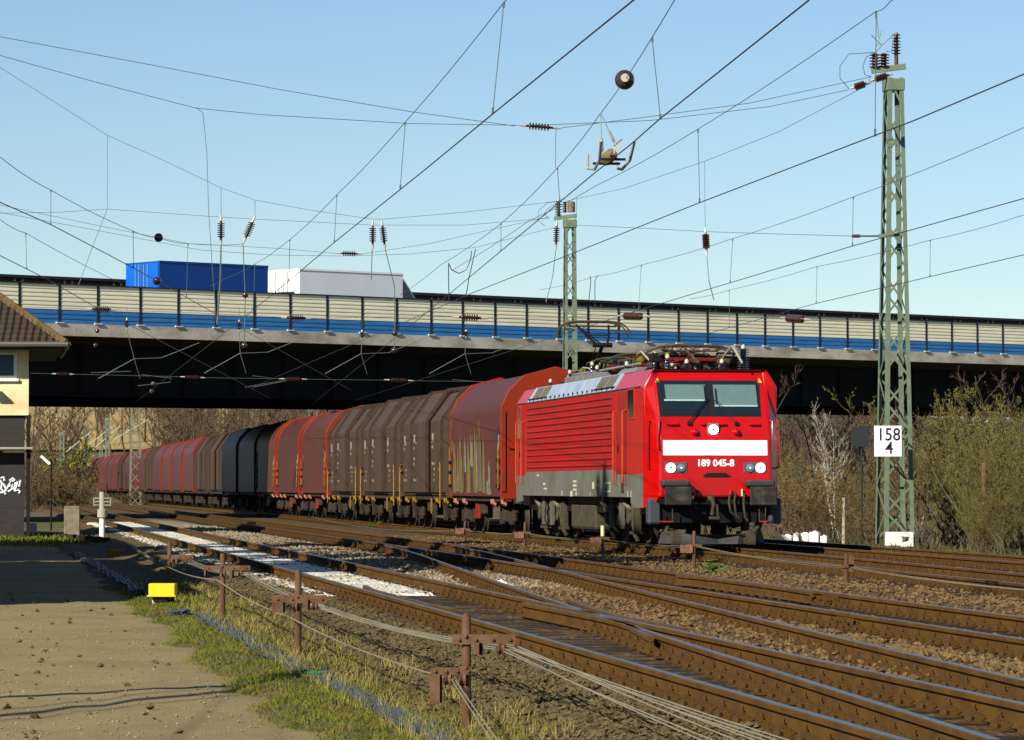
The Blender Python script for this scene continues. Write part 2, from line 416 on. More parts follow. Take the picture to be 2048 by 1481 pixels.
# check rails beside the crossing frogs
def short_rail(name, label, pts, group=None):
    tab = sorted(pts); f = lerp_table(tab)
    o = rail_mb(f, tab[0][0], tab[-1][0]).build(name, [R_SIDE, R_DULL]); return tag(o, label, 'rail', group)
short_rail('check_rail', 'short check rail just inside the near rail opposite the frog', [(40.5, 5.23), (42, 5.15), (48, 5.15), (50, 5.26)])
short_rail('check_rail', 'short check rail inside the far rail of the middle track', [(47, 10.62), (49, 10.72), (54, 10.76), (56, 10.64)])
short_rail('wing_rail', 'bent wing rail of the frog where two rails cross', [(33, 6.02), (36.5, 6.40), (39.5, 6.36), (42.5, 6.30)])
short_rail('wing_rail', 'bent wing rail on the far side of the frog', [(35, 6.72), (38.6, 6.66), (41.5, 6.85), (44, 7.05)])

# fishplates (bolted joints) on near rails
def fishplate(u, D, label):
    mb = MB(); d = V((-K, 1, 0)).normalized(); nr = V((d.y, -d.x, 0)); c = V((X_of(u, D), D, -.085))
    for s in (-1, 1):
        mb.bar(c-d*.35+nr*s*.028, c+d*.35+nr*s*.028, .02, .085)
        for q in (-.25, -.09, .09, .25): mb.lathe([(.022,0),(.022,.03)], c+d*q+nr*s*.036, nr*s, 6)
    return tag(mb.build('rail_joint', M_CHAIR), label, 'rail joint', 'bolted rail joints')
for (u, D, lb) in ((5.04, 49.6, 'bolted joint in the near rail just past the white crossing'), (5.04, 64.5, 'bolted joint in the near rail alongside the white crossing'),
                   (6.53, 66, 'bolted joint in the second rail beside the white crossing'), (8.05, 27.4, 'bolted joint in the crossover rail at the lower right'),
                   (10.75, 46.5, 'bolted joint in the fifth rail from the front'), (9.2, 39, 'bolted joint in the fourth rail in front of the posts')):
    fishplate(u, D, lb)

# ------------------------------------------------------------------ white crossing strips
M_CROSS = ground_mat('white_limed_crossing', [(.68,.65,.55), (.50,.47,.39), (.26,.24,.19)], [(.9,.42,.66,7), (11,.58,.70,5)], .8, 20)
def strip(u0, u1, D0, D1, label):
    def zf(u, D):
        e = min(1.0, (u-u0)/.10, (u1-u)/.10)
        return -.135+.008*fz(u, D, 3.5)+.008*math.sin(D*10.1)-.06*(1-max(0, e))-.10*sstep(D0+.3, D0-.0, D)
    return tag(grid(frange(u0, u1, .09), frange(D0, D1, .10 if D1 < 90 else .14), zf).build('crossing_panel', M_CROSS, smooth=True, fix=False), label, 'crossing panel', 'white crossing strips')
strip(5.14, 6.42, 51.0, 152, 'white crossing strip lying between the two rails of the nearest track')
strip(4.42, 4.94, 49.5, 150, 'narrow white crossing strip on the near side of the nearest track')
strip(6.68, 7.12, 84, 150, 'narrow white crossing strip on the far side of the nearest track')

# ------------------------------------------------------------------ loose stones, clods, grass
def stones(name, m, n, uf, Df, zf, s0, s1, seed):
    r = random.Random(seed); mb = MB()
    base = [V(p) for p in ((1,0,0),(-1,0,0),(0,1,0),(0,-1,0),(0,0,1),(0,0,-1))]
    fs = [(0,2,4),(2,1,4),(1,3,4),(3,0,4),(2,0,5),(1,2,5),(3,1,5),(0,3,5)]
    for _ in range(n):
        D = Df(r); u = uf(r, D)
        if u is None: continue
        s = r.uniform(s0, s1); a = r.uniform(0, 6.28); ca, sa = cos(a), sin(a); c = V((X_of(u, D), D, zf(u, D)+s*.25)); vs = []
        for b in base:
            q = V((b.x*r.uniform(.7,1.3), b.y*r.uniform(.6,1.1), b.z*r.uniform(.5,.9)+b.x*.3))*s
            vs.append(c+V((q.x*ca-q.y*sa, q.x*sa+q.y*ca, q.z)))
        mb.add(vs, fs)
    return tag(mb.build(name, m, fix=False), kind='stuff')
M_STONE = mat('brown_ballast_stone', (.095,.062,.030), .9, 0, col2=(.17,.12,.065), vscale=7, mixr=(.4,.62))
M_STONEL = mat('pale_ballast_stone', (.30,.265,.195), .9, 0, col2=(.18,.15,.11), vscale=7, mixr=(.4,.62))
M_CLOD = mat('earth_clod', (.078,.060,.032), .95, 0, col2=(.12,.095,.052), vscale=7)
def pick(*zones):
    def f(r, D):
        a, b = zones[int(r.random()*len(zones))]; return r.uniform(a, b)
    return f
def d2(a, b): return lambda r: a*(b/a)**r.random()
stones('ballast_stones', M_STONE, 30000, pick((11.1,14.9),(11.1,14.9),(8.4,9.1),(6.7,8.6),(9.6,10.4),(16.5,18.4)), d2(28, 112), z_ball, .018, .055, 1)
stones('pale_ballast_stones', M_STONEL, 9000, pick((6.9,9.0),(7.1,9.0),(4.2,4.9)), d2(54, 140), z_ball, .02, .06, 2)
def clod_u(r, D):
    return 3.15+1.65*r.random()**.8
stones('strewn_stones', M_STONE, 900, pick((5.1,6.45),(5.15,5.4),(6.2,6.45),(4.4,5.0)), d2(51, 120), lambda u, D: -.135, .012, .035, 9)
stones('earth_clods', M_CLOD, 20000, clod_u, d2(21, 60), z_verge, .008, .036, 3)
stones('gravel_pebbles', mat('road_pebble', (.30,.25,.17), .9, 0, col2=(.16,.12,.08), vscale=9), 6000, lambda r, D: r.uniform(-7, 2.1), d2(20, 60), z_road, .005, .018, 4)
stones('road_dirt_lumps', M_CLOD, 260, lambda r, D: r.uniform(-6, 2.0), d2(20, 60), z_road, .015, .05, 14)

def grass_mat(name, a, b, c):
    m = bpy.data.materials.new(name); m.use_nodes = True; n = m.node_tree.nodes; l = m.node_tree.links; p = n['Principled BSDF']
    p.inputs['Roughness'].default_value = .8; p.inputs['Specular IOR Level'].default_value = .2
    tc = n.new('ShaderNodeTexCoord'); cur = None
    t = n.new('ShaderNodeTexNoise'); t.inputs['Scale'].default_value = 1.6; t.inputs['Detail'].default_value = 5; l.new(tc.outputs['Object'], t.inputs['Vector'])
    t2 = n.new('ShaderNodeTexNoise'); t2.inputs['Scale'].default_value = 38; t2.inputs['Detail'].default_value = 2; l.new(tc.outputs['Object'], t2.inputs['Vector'])
    def mx(f, lo, hi, A, B):
        r = n.new('ShaderNodeMapRange'); r.inputs[1].default_value = lo; r.inputs[2].default_value = hi; l.new(f, r.inputs[0])
        q = n.new('ShaderNodeMix'); q.data_type = 'RGBA'; l.new(r.outputs[0], q.inputs[0])
        for i, z in ((6, A), (7, B)):
            if isinstance(z, tuple): q.inputs[i].default_value = (*z, 1)
            else: l.new(z, q.inputs[i])
        return q.outputs[2]
    a, b, c = dk(a, .9), dk(b, .9), dk(c, .9)
    cur = mx(t.outputs['Fac'], .42, .6, a, b); cur = mx(t2.outputs['Fac'], .5, .62, cur, c)
    l.new(cur, p.inputs['Base Color']); return m
M_GRASS = grass_mat('short_spring_grass', (.062,.100,.012), (.125,.120,.026), (.15,.13,.045))
M_DRY = grass_mat('dry_winter_grass', (.19,.155,.062), (.10,.105,.022), (.26,.215,.105))
def blades(name, m, n, uf, Df, zf, h0, h1, wd, seed, lean=.5):
    r = random.Random(seed); mb = MB(); vs = []; fs = []
    for _ in range(n):
        D = Df(r); u = uf(r, D)
        if u is None: continue
        x = X_of(u, D); z = zf(u, D)-.01; h = r.uniform(h0, h1); a = r.uniform(0, pi); q = wd*r.uniform(.6, 1.3)*(.6+D/60)
        lx, ly = r.gauss(0, lean)*h, r.gauss(0, lean)*h; cx, cy = cos(a)*q, sin(a)*q; o = len(vs)
        vs += [(x-cx, D-cy, z), (x+cx, D+cy, z), (x+cx*.6+lx*.4, D+cy*.6+ly*.4, z+h*.6), (x-cx*.6+lx*.4, D-cy*.6+ly*.4, z+h*.6), (x+lx, D+ly, z+h)]
        fs += [(o, o+1, o+2, o+3), (o+3, o+2, o+4)]
    mb.add(vs, fs)
    return tag(mb.build(name, m, fix=False), kind='stuff')
def gu(lo, hi, thr, s, o):
    def f(r, D):
        u = r.uniform(lo, hi)
        return u if nz(u, D, s, o)+r.uniform(-.3, .3) > thr-.5*sstep(hi, hi-1.0, u) else None
    return f
blades('grass', M_GRASS, 60000, gu(1.95, 3.55, .02, .9, 2), d2(21, 62), z_verge, .02, .065, .0035, 11, .7)
blades('dry_grass', M_DRY, 9000, gu(2.8, 3.75, .10, .7, 6), d2(23, 64), z_verge, .05, .16, .0035, 12, .45)
blades('yard_grass', M_GRASS, 9000, lambda r, D: r.uniform(-3, 3.6), lambda r: r.uniform(92, 122), z_left, .05, .16, .012, 13, .6)
blades('bank_grass', grass_mat('bank_grass', (.07,.06,.024), (.045,.05,.016), (.10,.082,.04)), 7000, lambda r, D: r.uniform(22.0, 27.5), lambda r: r.uniform(58, 140), z_bank, .08, .32, .010, 14, .4)
# ================================================================== the motorway bridge
BVP = 9750.0; BL = 166.0*(BVP-118.0)
def bridge_pt(px, z, back=0.0):
    """point on the near edge line of the bridge in the column px, pushed back across the bridge"""
    D = BL/(BVP-px); p = V(((px-1024.0)/F*D, D, z)); return p+BN*back
BD = V(((BVP-1024.0)/F, 1.0, 0)).normalized(); BN = V((-BD.y, BD.x, 0))     # along, and away from the camera
B0 = V(((-300-1024.0)/F*(BL/(BVP+300)), BL/(BVP+300), 0))
def bp(s, back, z): return B0+BD*s+BN*back+V((0,0,z))
def bz(px, py, back=0.0):
    p = bridge_pt(px, 0, back); return CH+(HOR-py)/F*p.y
BLEN = 92.0
zt0, zt1 = bz(118, 569.5), bz(2007, 649.4)           # barrier top, left and right
zb0, zb1 = bz(118, 647), bz(2007, 709.5)             # barrier foot
zf0, zf1 = bz(102, 671), bz(2007, 729.3)             # underside of the edge beam
s118 = (bridge_pt(118, 0)-B0).dot(BD); s2007 = (bridge_pt(2007, 0)-B0).dot(BD)
def lin(a, b): return lambda s: a+(b-a)*(s-s118)/(s2007-s118)
def lin2(y0, y1, back, px0=118, px1=2007):
    def s_of(px):
        lo, hi = -60.0, 160.0
        for _ in range(60):
            md = (lo+hi)/2; q = bp(md, back, 0)
            if 1024+F*q.x/q.y < px: lo = md
            else: hi = md
        return lo
    a, b = s_of(px0), s_of(px1); za = CH+(HOR-y0)/F*bp(a, back, 0).y; zb = CH+(HOR-y1)/F*bp(b, back, 0).y
    return lambda s: za+(zb-za)*(s-a)/(b-a)
ZT, ZB, ZF = lin(zt0, zt1), lin(zb0, zb1), lin(zf0, zf1)
M_FASC = mat('stained_concrete_edge', (.57,.52,.42), .9, 0, col2=(.40,.36,.29), vscale=.55, stretch=(1,1,2.2), bump=.35, bscale=9)
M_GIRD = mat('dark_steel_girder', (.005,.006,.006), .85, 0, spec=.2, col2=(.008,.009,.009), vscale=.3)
M_SLAB = mat('dark_deck_underside', (.04,.04,.037), .9)  # plain dark tone on the underside of the deck
M_PCREAM = mat('cream_barrier_panel', (.86,.80,.56), .55, 0, col2=(.76,.70,.49), vscale=.8, stretch=(1,1,5))
M_PBLUE = mat('blue_barrier_panel', (.10,.245,.50), .5, 0, col2=(.085,.20,.42), vscale=1.2, stretch=(1,1,4))
M_POST = mat('dark_barrier_post', (.035,.045,.055), .55, .3)
M_RAILB = mat('dark_brown_parapet', (.055,.045,.032), .8, 0, var=.4)
bridge = thing('motorway_bridge', 'long motorway bridge with dark girders and stained concrete edge spanning the tracks', 'bridge', B0)
def bpl(s, back, z): return bp(s, back, z)-B0
sl = 11.6
n_sl = 9
for i in range(n_sl):                                     # edge beam cast in lengths, fine joints between
    a, b = i*sl, min(BLEN+9, (i+1)*sl-.02)
    mb = MB(); mb.prism([bpl(a,-.05,ZB(a)+.0), bpl(b,-.05,ZB(b)+.0), bpl(b,-.05,ZF(b)), bpl(a,-.05,ZF(a))], BN*.45)
    mb.build('edge_beam', M_FASC, bridge)
mb = MB(); e = BLEN+12
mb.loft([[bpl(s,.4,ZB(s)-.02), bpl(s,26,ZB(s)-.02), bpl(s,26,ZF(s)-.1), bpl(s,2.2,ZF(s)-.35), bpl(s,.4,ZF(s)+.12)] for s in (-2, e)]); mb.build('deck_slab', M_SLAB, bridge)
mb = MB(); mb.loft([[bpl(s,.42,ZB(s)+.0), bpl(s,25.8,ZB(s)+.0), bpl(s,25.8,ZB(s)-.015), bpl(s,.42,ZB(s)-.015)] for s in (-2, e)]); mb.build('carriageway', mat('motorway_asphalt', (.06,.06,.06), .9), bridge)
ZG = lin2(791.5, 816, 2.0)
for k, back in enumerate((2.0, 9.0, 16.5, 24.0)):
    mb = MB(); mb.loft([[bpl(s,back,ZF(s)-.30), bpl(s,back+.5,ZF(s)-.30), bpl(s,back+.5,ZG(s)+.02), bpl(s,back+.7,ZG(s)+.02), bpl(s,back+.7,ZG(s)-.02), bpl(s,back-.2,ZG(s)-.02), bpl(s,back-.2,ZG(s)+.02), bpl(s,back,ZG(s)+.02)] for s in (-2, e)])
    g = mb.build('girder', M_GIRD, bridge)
    if k == 0:
        for i in range(34):
            s = 1.5+i*2.9; mb = MB(); mb.box(bpl(s, back-.07, (ZF(s)-.35+ZG(s))/2), (.03,.14,ZF(s)-.42-ZG(s)), Matrix.Rotation(atan2(BD.y, BD.x), 3, 'Z')); mb.build('web_stiffener', M_GIRD, g)
for px in (-180, 1360):
    for back in (4.5, 13, 21.5):
        p = bridge_pt(px, 0, back)-B0; q = MB(); h = bz(px, 800, back)-.2
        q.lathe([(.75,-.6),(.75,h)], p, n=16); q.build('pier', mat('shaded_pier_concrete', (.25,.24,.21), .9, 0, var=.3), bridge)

# noise barrier: dark posts, bays of cream over blue corrugated panels
bar = thing('noise_barrier', 'cream and blue corrugated noise barrier with dark posts along the near edge of the bridge', 'noise barrier', B0)
post_px = [-258,-190,-118,-41,38,118,195,280,356,431,508,580,654,724,793,862,925,990,1053,1118,1176,1237,1296,1357,1415,1474,1530,1586,1640,1695,1748,1801,1853,1904,1955,2006,2056,2105,2153,2201]
ss = [(bridge_pt(p, 0)-B0).dot(BD) for p in post_px]
RZB = Matrix.Rotation(atan2(BD.y, BD.x), 3, 'Z')
def bay(s0, s1):
    out = []
    for (f0, f1, nrib, m, name) in ((0.0, .36, 3, M_PBLUE, 'blue_panel'), (.36, 1.0, 6, M_PCREAM, 'cream_panel')):
        mb = MB(); prof = []
        for i in range(nrib):
            t = f0+(f1-f0)*i/nrib; d = (f1-f0)/nrib
            prof += [(t,.00), (t+d*.30,.002), (t+d*.93,.017), (t+d*.985,.018)]
        prof += [(f1,.0)]
        prof = [(t, b) for t, b in prof]
        A = [bpl(s0,-.02+b,ZB(s0)+t*(ZT(s0)-ZB(s0))) for t, b in prof]+[bpl(s0,.16,ZB(s0)+f1*(ZT(s0)-ZB(s0))), bpl(s0,.16,ZB(s0)+f0*(ZT(s0)-ZB(s0)))]
        Bq = [bpl(s1,-.02+b,ZB(s1)+t*(ZT(s1)-ZB(s1))) for t, b in prof]+[bpl(s1,.16,ZB(s1)+f1*(ZT(s1)-ZB(s1))), bpl(s1,.16,ZB(s1)+f0*(ZT(s1)-ZB(s1)))]
        mb.loft([A, Bq]); mb.build(name, m, bar)
for a, b in zip(ss, ss[1:]): bay(a+.075, b-.075)
for s in ss:
    q = MB(); h = ZT(s)-ZB(s); c = bpl(s, -.02, ZB(s)+h/2)
    q.box(c+V((0,0,.02))+BN*.045, (.15,.10,h+.04), RZB); p = q.build('post', M_POST, bar)
    q = MB(); q.box(bpl(s,-.03,ZB(s)+.03), (.42,.16,.05), RZB); q.build('foot_plate', mat('pale_foot_plate', (.60,.57,.48), .7), p)
q = MB(); q.loft([[bpl(s,-.06,ZT(s)), bpl(s,.2,ZT(s)), bpl(s,.2,ZT(s)+.06), bpl(s,-.06,ZT(s)+.06)] for s in (ss[0], ss[-1])]); q.build('cap_rail', M_POST, bar)
# parapet on the middle of the bridge
mid = 12.6
par = thing('median_parapet', 'dark brown parapet rail with paired posts running behind the lorries on the bridge', 'parapet', B0)
ZP = lin2(553.5, 637, mid)
q = MB(); q.loft([[bpl(s,mid-.15,ZP(s)-.14), bpl(s,mid+.15,ZP(s)-.14), bpl(s,mid+.15,ZP(s)), bpl(s,mid-.15,ZP(s))] for s in (0, e)]); q.build('top_rail', mat('black_top_rail', (.03,.03,.035), .6), par)
q = MB(); q.loft([[bpl(s,mid,ZB(s)+.0), bpl(s,mid+.1,ZB(s)+.0), bpl(s,mid+.1,ZP(s)-.14), bpl(s,mid,ZP(s)-.14)] for s in (0, e)]); q.build('parapet_wall', M_RAILB, par)
for i in range(36):
    s = 2+i*2.9
    for d in (-.22, .22): q = MB(); q.box(bpl(s+d, mid-.06, (ZP(s)-.14+ZB(s))/2), (.10,.12,ZP(s)-.16-ZB(s)), RZB); q.build('parapet_post', mat('brown_parapet_post', (.10,.085,.06), .7), par)

# unseen earth ramps carry the motorway on; added to keep sky off the wagons
def ramp(s0, s1):
    mb = MB(); ss_ = frange(s0, s1, 4); bs = frange(-16, 42, 2); n = len(bs)
    end = s1 if s1 < 50 else s0
    def z_r(s, b):
        t = sstep(-15, -.5, b)*sstep(41, 27, b)*sstep(0, 9, abs(s-end)); return -.65+(ZB(s)+.6)*t+.12*fz(s, b, .2)
    mb.add([tuple(bp(s, b, z_r(s, b))) for s in ss_ for b in bs], [(j*n+i, j*n+i+1, (j+1)*n+i+1, (j+1)*n+i) for j in range(len(ss_)-1) for i in range(n-1)])
    tag(mb.build('unseen_motorway_embankment', G_FIELD, smooth=True, fix=False), kind='structure')
ramp(-110, 3); ramp(101, 190)
# ------------------------------------------------------------------ lorries on the near carriageway
def lorry(name, label, px0, px1, px2, top, wid, m_side, m_rear, back):
    """px0..px1 is the rear, px1..px2 the near side"""
    Dn = BL/(BVP-px1)
    # near-rear corner on the line 'back' metres behind the barrier
    best = None
    for i in range(400):
        s = i*.25; p = bp(s, back, 0); x = 1024+F*p.x/p.y
        if best is None or abs(x-px1) < best[0]: best = (abs(x-px1), s)
    s0 = best[1]; p = bp(s0, back, 0); lo, hi = s0, s0+25
    for i in range(60):
        md = (lo+hi)/2; q = bp(md, back, 0); x = 1024+F*q.x/q.y
        if x < px2: lo = md
        else: hi = md
    Ln = lo-s0; ztop = CH+(HOR-top)/F*p.y; zr = ZB(s0)+.02
    rz = atan2(BD.y, BD.x)-pi/2
    t = thing(name, label, 'lorry', p+BN*wid/2+V((0,0,zr)), rz, None)    # +y drives along the bridge, +x is the near side
    return t, Ln, ztop-zr
def box_body(t, Ln, H, wid, m_s, m_r, z0, trim):
    mb = MB(); mb.bx(-wid/2,wid/2,0,Ln,z0,H); b = mb.build('cargo_box', m_s, t, bevel=.03)
    q = MB(); q.bx(-wid/2+.06,wid/2-.06,-.03,0,z0+.06,H-.08); d = q.build('rear_door', m_r, b)
    q = MB(); q.bx(-.02,.02,-.036,-.03,z0+.1,H-.1); q.build('door_seam', mat('dark_seam', (.05,.06,.1), .7), d)
    for x in (-.5,-.2,.2,.5): q = MB(); q.tube([(x,-.06,z0+.1),(x,-.06,H-.12)], .02, 6); q.build('locking_rod', M_STEEL, d)
    for x in (wid/2+.004, -wid/2-.004): q = MB(); q.bx(x-.02,x+.02,0,Ln,H-.08,H+.012); q.build('roof_edge', trim, b)
    return b
def wheels(t, xs, ys, r):
    for y in ys:
        for k in (1, -1):
            q = MB(); q.lathe([(r*.5,0),(r*.9,.0),(r,.04),(r,.24),(r*.9,.28)], (k*(xs-.28),y,r), (k,0,0), 20); w_ = q.build('wheel', mat('tyre_rubber', (.02,.02,.02), .85), t, smooth=True)
            q = MB(); q.lathe([(r*.5,0),(r*.45,.05),(r*.15,.08)], (k*xs,y,r), (k,0,0), 14); q.build('rim', M_STEEL, w_, smooth=True)
LW = 2.8
t, Ln, H = lorry('box_trailer', 'blue box trailer with painted-in side shade on the bridge just behind the white van', 245, 316, 536, 521.5, LW, None, None, 3.4)
BLU = mat('shaded_blue_lorry_side', (.016,.075,.28), .4, 0, var=.12, vscale=.5, coat=.2); BLUR = mat('sunlit_blue_lorry_rear', (.045,.15,.52), .4, 0, coat=.2)  # one blue, darkened on the side for shade, brighter on the sunlit rear
box_body(t, Ln, H, LW, BLU, BLUR, .95, BLU); wheels(t, 1.2, (1.2, 2.3, Ln-.4), .48)
q = MB(); q.bx(-.5,.5,.1,Ln+.1,.55,.95); q.bar((0,Ln,.7),(0,Ln+1.2,.6),.14); q.build('chassis', M_BLACK, t)
t, Ln, H = lorry('box_van', 'white box van with a sloping windscreen driving on the bridge ahead of the blue lorry', 536, 601, 806, 537, LW, None, None, 3.4)
WHI = mat('shaded_white_van_side', (.74,.76,.78), .4, 0, var=.06, vscale=.5); WHR = mat('sunlit_white_van_rear', (.85,.85,.82), .4)  # one white, side dimmed bluish for shade, rear brighter for sun
box_body(t, Ln, H, LW, WHI, WHR, .75, mat('white_roof_edge', (.85,.86,.85), .4)); wheels(t, 1.1, (1.4, Ln+.6), .38)
q = MB(); q.bx(-LW/2+.06, LW/2-.06, -.05, -.03, .78, H*.52); q.build('tail_lift', mat('bare_tail_lift', (.50,.46,.36), .5, .3, var=.3), t)
q = MB(); q.bx(-.5,.5,.1,Ln+1.4,.4,.75); q.build('chassis', M_BLACK, t)
cw = 1.0; y0 = Ln+.02
q = MB(); q.prism([(-cw,y0,.4),(-cw,y0+2.2,.4),(-cw,y0+2.2,1.25),(-cw,y0+1.45,1.58),(-cw,y0+.32,H*.93),(-cw,y0,H*.95)], (2*cw,0,0)); cabv = q.build('cab', WHI, t, bevel=.04)
q = MB(); q.prism([(-cw+.08,y0+1.42,1.64),(cw-.08,y0+1.42,1.64),(cw-.12,y0+.38,H*.915),(-cw+.12,y0+.38,H*.915)], (0,.03,.04)); q.build('windscreen', mat('dark_window_glass', (.01,.012,.014), .06, 0, coat=1), cabv)
for k in (1, -1):
    q = MB(); q.prism([(k*cw,y0+.05,1.55),(k*cw,y0+1.30,1.58),(k*cw,y0+.36,H*.88),(k*cw,y0+.05,H*.89)], (k*.012,0,0)); q.build('side_window', mat('dark_window_glass', (.01,.012,.014), .06, 0, coat=1), cabv)

# ================================================================== signal box
SBD = 115.0
def sb(px, py, D=SBD): return at(px, py, D)
sbx = thing('signal_box', 'signal box with cream upper storey, brown tiled roof and graffiti on the dark lower wall', 'building', (0,0,0))
Rr = sb(57, 973); dX = V((-1, -.02, 0)).normalized(); dY = V((-.145, 1, 0)).normalized()   # along the end wall to the left, along the track side going away
Rr.z = 0
def sp(a, b, z): return Rr+dX*a+dY*b+V((0,0,z))
def zpx(py): return CH+(HOR-py)/F*SBD
def wall(name, m, a0, a1, b0, b1, z0, z1, par=sbx, **k):
    q = MB(); q.prism([sp(a0,b0,z0), sp(a1,b0,z0), sp(a1,b1,z0), sp(a0,b1,z0)], (0,0,z1-z0)); return q.build(name, m, par, **k)
PLAS = mat('cream_render', (.62,.54,.33), .85, 0, col2=(.55,.47,.28), vscale=1.2, bump=.15, bscale=40)
def brick_mat():
    m = bpy.data.materials.new('shade_dark_stone_wall'); m.use_nodes = True; n = m.node_tree.nodes; l = m.node_tree.links; b = n['Principled BSDF']; b.inputs['Roughness'].default_value = .9
    tc = n.new('ShaderNodeTexCoord'); mp = n.new('ShaderNodeMapping'); mp.inputs['Rotation'].default_value = (pi/2, 0, 0); l.new(tc.outputs['Object'], mp.inputs[0])
    t = n.new('ShaderNodeTexBrick'); t.inputs['Scale'].default_value = 1.7; t.inputs['Color1'].default_value = (.018,.015,.011,1); t.inputs['Color2'].default_value = (.012,.010,.008,1); t.inputs['Mortar'].default_value = (.018,.015,.012,1)
    t.inputs['Mortar Size'].default_value = .03; l.new(mp.outputs[0], t.inputs['Vector']); l.new(t.outputs['Color'], b.inputs['Base Color']); return m
BRK = brick_mat()  # dark masonry, its colour lowered further to stand in for shade
def tile_mat():
    m = mat('brown_roof_tiles', (.048,.035,.024), .85, 0, col2=(.034,.026,.019), vscale=5); n = m.node_tree.nodes; l = m.node_tree.links
    tc = n.new('ShaderNodeTexCoord'); w1 = n.new('ShaderNodeTexWave'); w1.bands_direction = 'Z'; w1.inputs['Scale'].default_value = 1.9; w1.inputs['Distortion'].default_value = .5; l.new(tc.outputs['Object'], w1.inputs['Vector'])
    w2 = n.new('ShaderNodeTexWave'); w2.bands_direction = 'X'; w2.inputs['Scale'].default_value = 1.4; w2.inputs['Distortion'].default_value = .4; l.new(tc.outputs['Object'], w2.inputs['Vector'])
    a = n.new('ShaderNodeMath'); a.operation = 'ADD'; l.new(w1.outputs['Fac'], a.inputs[0]); l.new(w2.outputs['Fac'], a.inputs[1])
    b = n.new('ShaderNodeBump'); b.inputs['Strength'].default_value = .9; b.inputs['Distance'].default_value = .08; l.new(a.outputs[0], b.inputs['Height']); l.new(b.outputs[0], n['Principled BSDF'].inputs['Normal']); return m
TIL = tile_mat()
Wd, Dp = 7.0, 9.0
z_ev, z_up = zpx(692), zpx(831)
low = wall('lower_wall', BRK, .12, Wd-.12, .12, Dp, -.6, z_up)
up_ = wall('upper_wall', PLAS, 0, Wd, 0, Dp, z_up, z_ev)
# window of the upper storey (right end of it shows)
fw = wall('window', mat('white_window_frame', (.68,.66,.58), .6), .37, 2.3, -.03, .06, zpx(758), zpx(706), up_)
wall('pane', mat('grey_blue_pane', (.08,.11,.14), .08, 0, coat=.6), .47, 2.2, -.038, -.03, zpx(752), zpx(710), fw)
wall('sill', mat('white_window_frame', (.68,.66,.58), .6), .32, 2.35, -.12, -.03, zpx(763), zpx(758), fw)
wall('door_canopy', M_CONC, -.1, 3.0, -.5, -.02, zpx(899), zpx(895), low)
wall('lamp_strip', mat('white_tube_lamp', (.75,.73,.65), .5), .10, .80, -.10, .08, zpx(906), zpx(902), low)
wall('door_panel', mat('dark_door', (.02,.02,.018), .8), 1.6, 2.6, .09, .12, -.3, zpx(915), low)
wall('corner_downpipe', M_BLACK, -.06, .06, -.12, .0, -.3, z_up, sbx)
# hipped roof
ovh = 1.12; ez = z_ev+.02
A = [sp(-ovh,-ovh,ez), sp(Wd+ovh,-ovh,ez), sp(Wd+ovh,Dp+ovh,ez), sp(-ovh,Dp+ovh,ez)]
rz_ = ez+3.5; R1_ = sp(Wd/2, Wd/2-.2, rz_); R2_ = sp(Wd/2, Dp-Wd/2+.2, rz_)
q = MB(); q.add(A+[R1_, R2_], [(0,1,4),(1,2,5,4),(2,3,5),(3,0,4,5),(3,2,1,0)]); rf = q.build('roof', TIL, sbx)
hip = MB(); r = random.Random(3)
for i in range(34):
    p = A[0].lerp(R1_, (i+.5)/34); d = (R1_-A[0]).normalized(); hip.tube([p-d*.12+V((0,0,.02)), p+d*.10+V((0,0,.05))], [.13,.11], 7)
hip.build('hip_tiles', mat('pale_brown_hip_tile', (.13,.092,.05), .85, 0, var=.45, vscale=3), rf)
q = MB(); q.tube([sp(-ovh-.08,-ovh-.08,ez-.02), sp(Wd+ovh,-ovh-.08,ez-.02)], .085, 8); q.tube([sp(-ovh-.08,-ovh-.08,ez-.02), sp(-ovh-.08,Dp,ez-.02)], .085, 8); q.build('gutter', mat('grey_zinc_gutter', (.12,.115,.10), .6, .3), rf)
q = MB(); q.prism([sp(-ovh+.1,-ovh+.1,ez-.16), sp(Wd+ovh,-ovh+.1,ez-.16), sp(Wd+ovh,Dp+ovh,ez-.16), sp(-ovh+.1,Dp+ovh,ez-.16)], (0,0,.13)); q.build('soffit', mat('dark_soffit', (.03,.027,.022), .8), rf)
# wall lamp whose shadow falls on the render
q = MB(); q.tube([sp(1.25,0,zpx(780)), sp(1.25,-.45,zpx(774))], .022, 6); q.prism([sp(1.05,-.62,zpx(778)), sp(1.45,-.62,zpx(778)), sp(1.38,-.30,zpx(771)), sp(1.12,-.30,zpx(771))], (0,0,.05)); q.build('wall_lamp', M_STEEL, up_)
# graffito on the lower wall: strokes
GW = mat('white_spray_paint', (.62,.66,.70), .6)
def stroke(pts, r_):
    q = MB(); P = [sp((57-x)/F*SBD, .12-.012, CH+(HOR-y)/F*SBD) for x, y in pts]; q.tube(P, r_, 5); q.build('graffiti_stroke', GW, low)
for pts in ([(0,960),(5,967),(3,978),(8,984),(13,979),(9,970),(4,968)], [(11,984),(18,972),(22,962),(20,974),(26,968),(24,980),(17,984)], [(20,962),(27,957),(31,960),(25,964)],
            [(28,980),(32,966),(36,963),(33,974),(30,983),(37,980),(41,984),(38,987)], [(0,986),(10,985),(12,989)], [(40,962),(42,962),(39,974)], [(38,979),(38.6,979.6)], [(2,957),(8,955),(10,962)]): stroke(pts, .035)

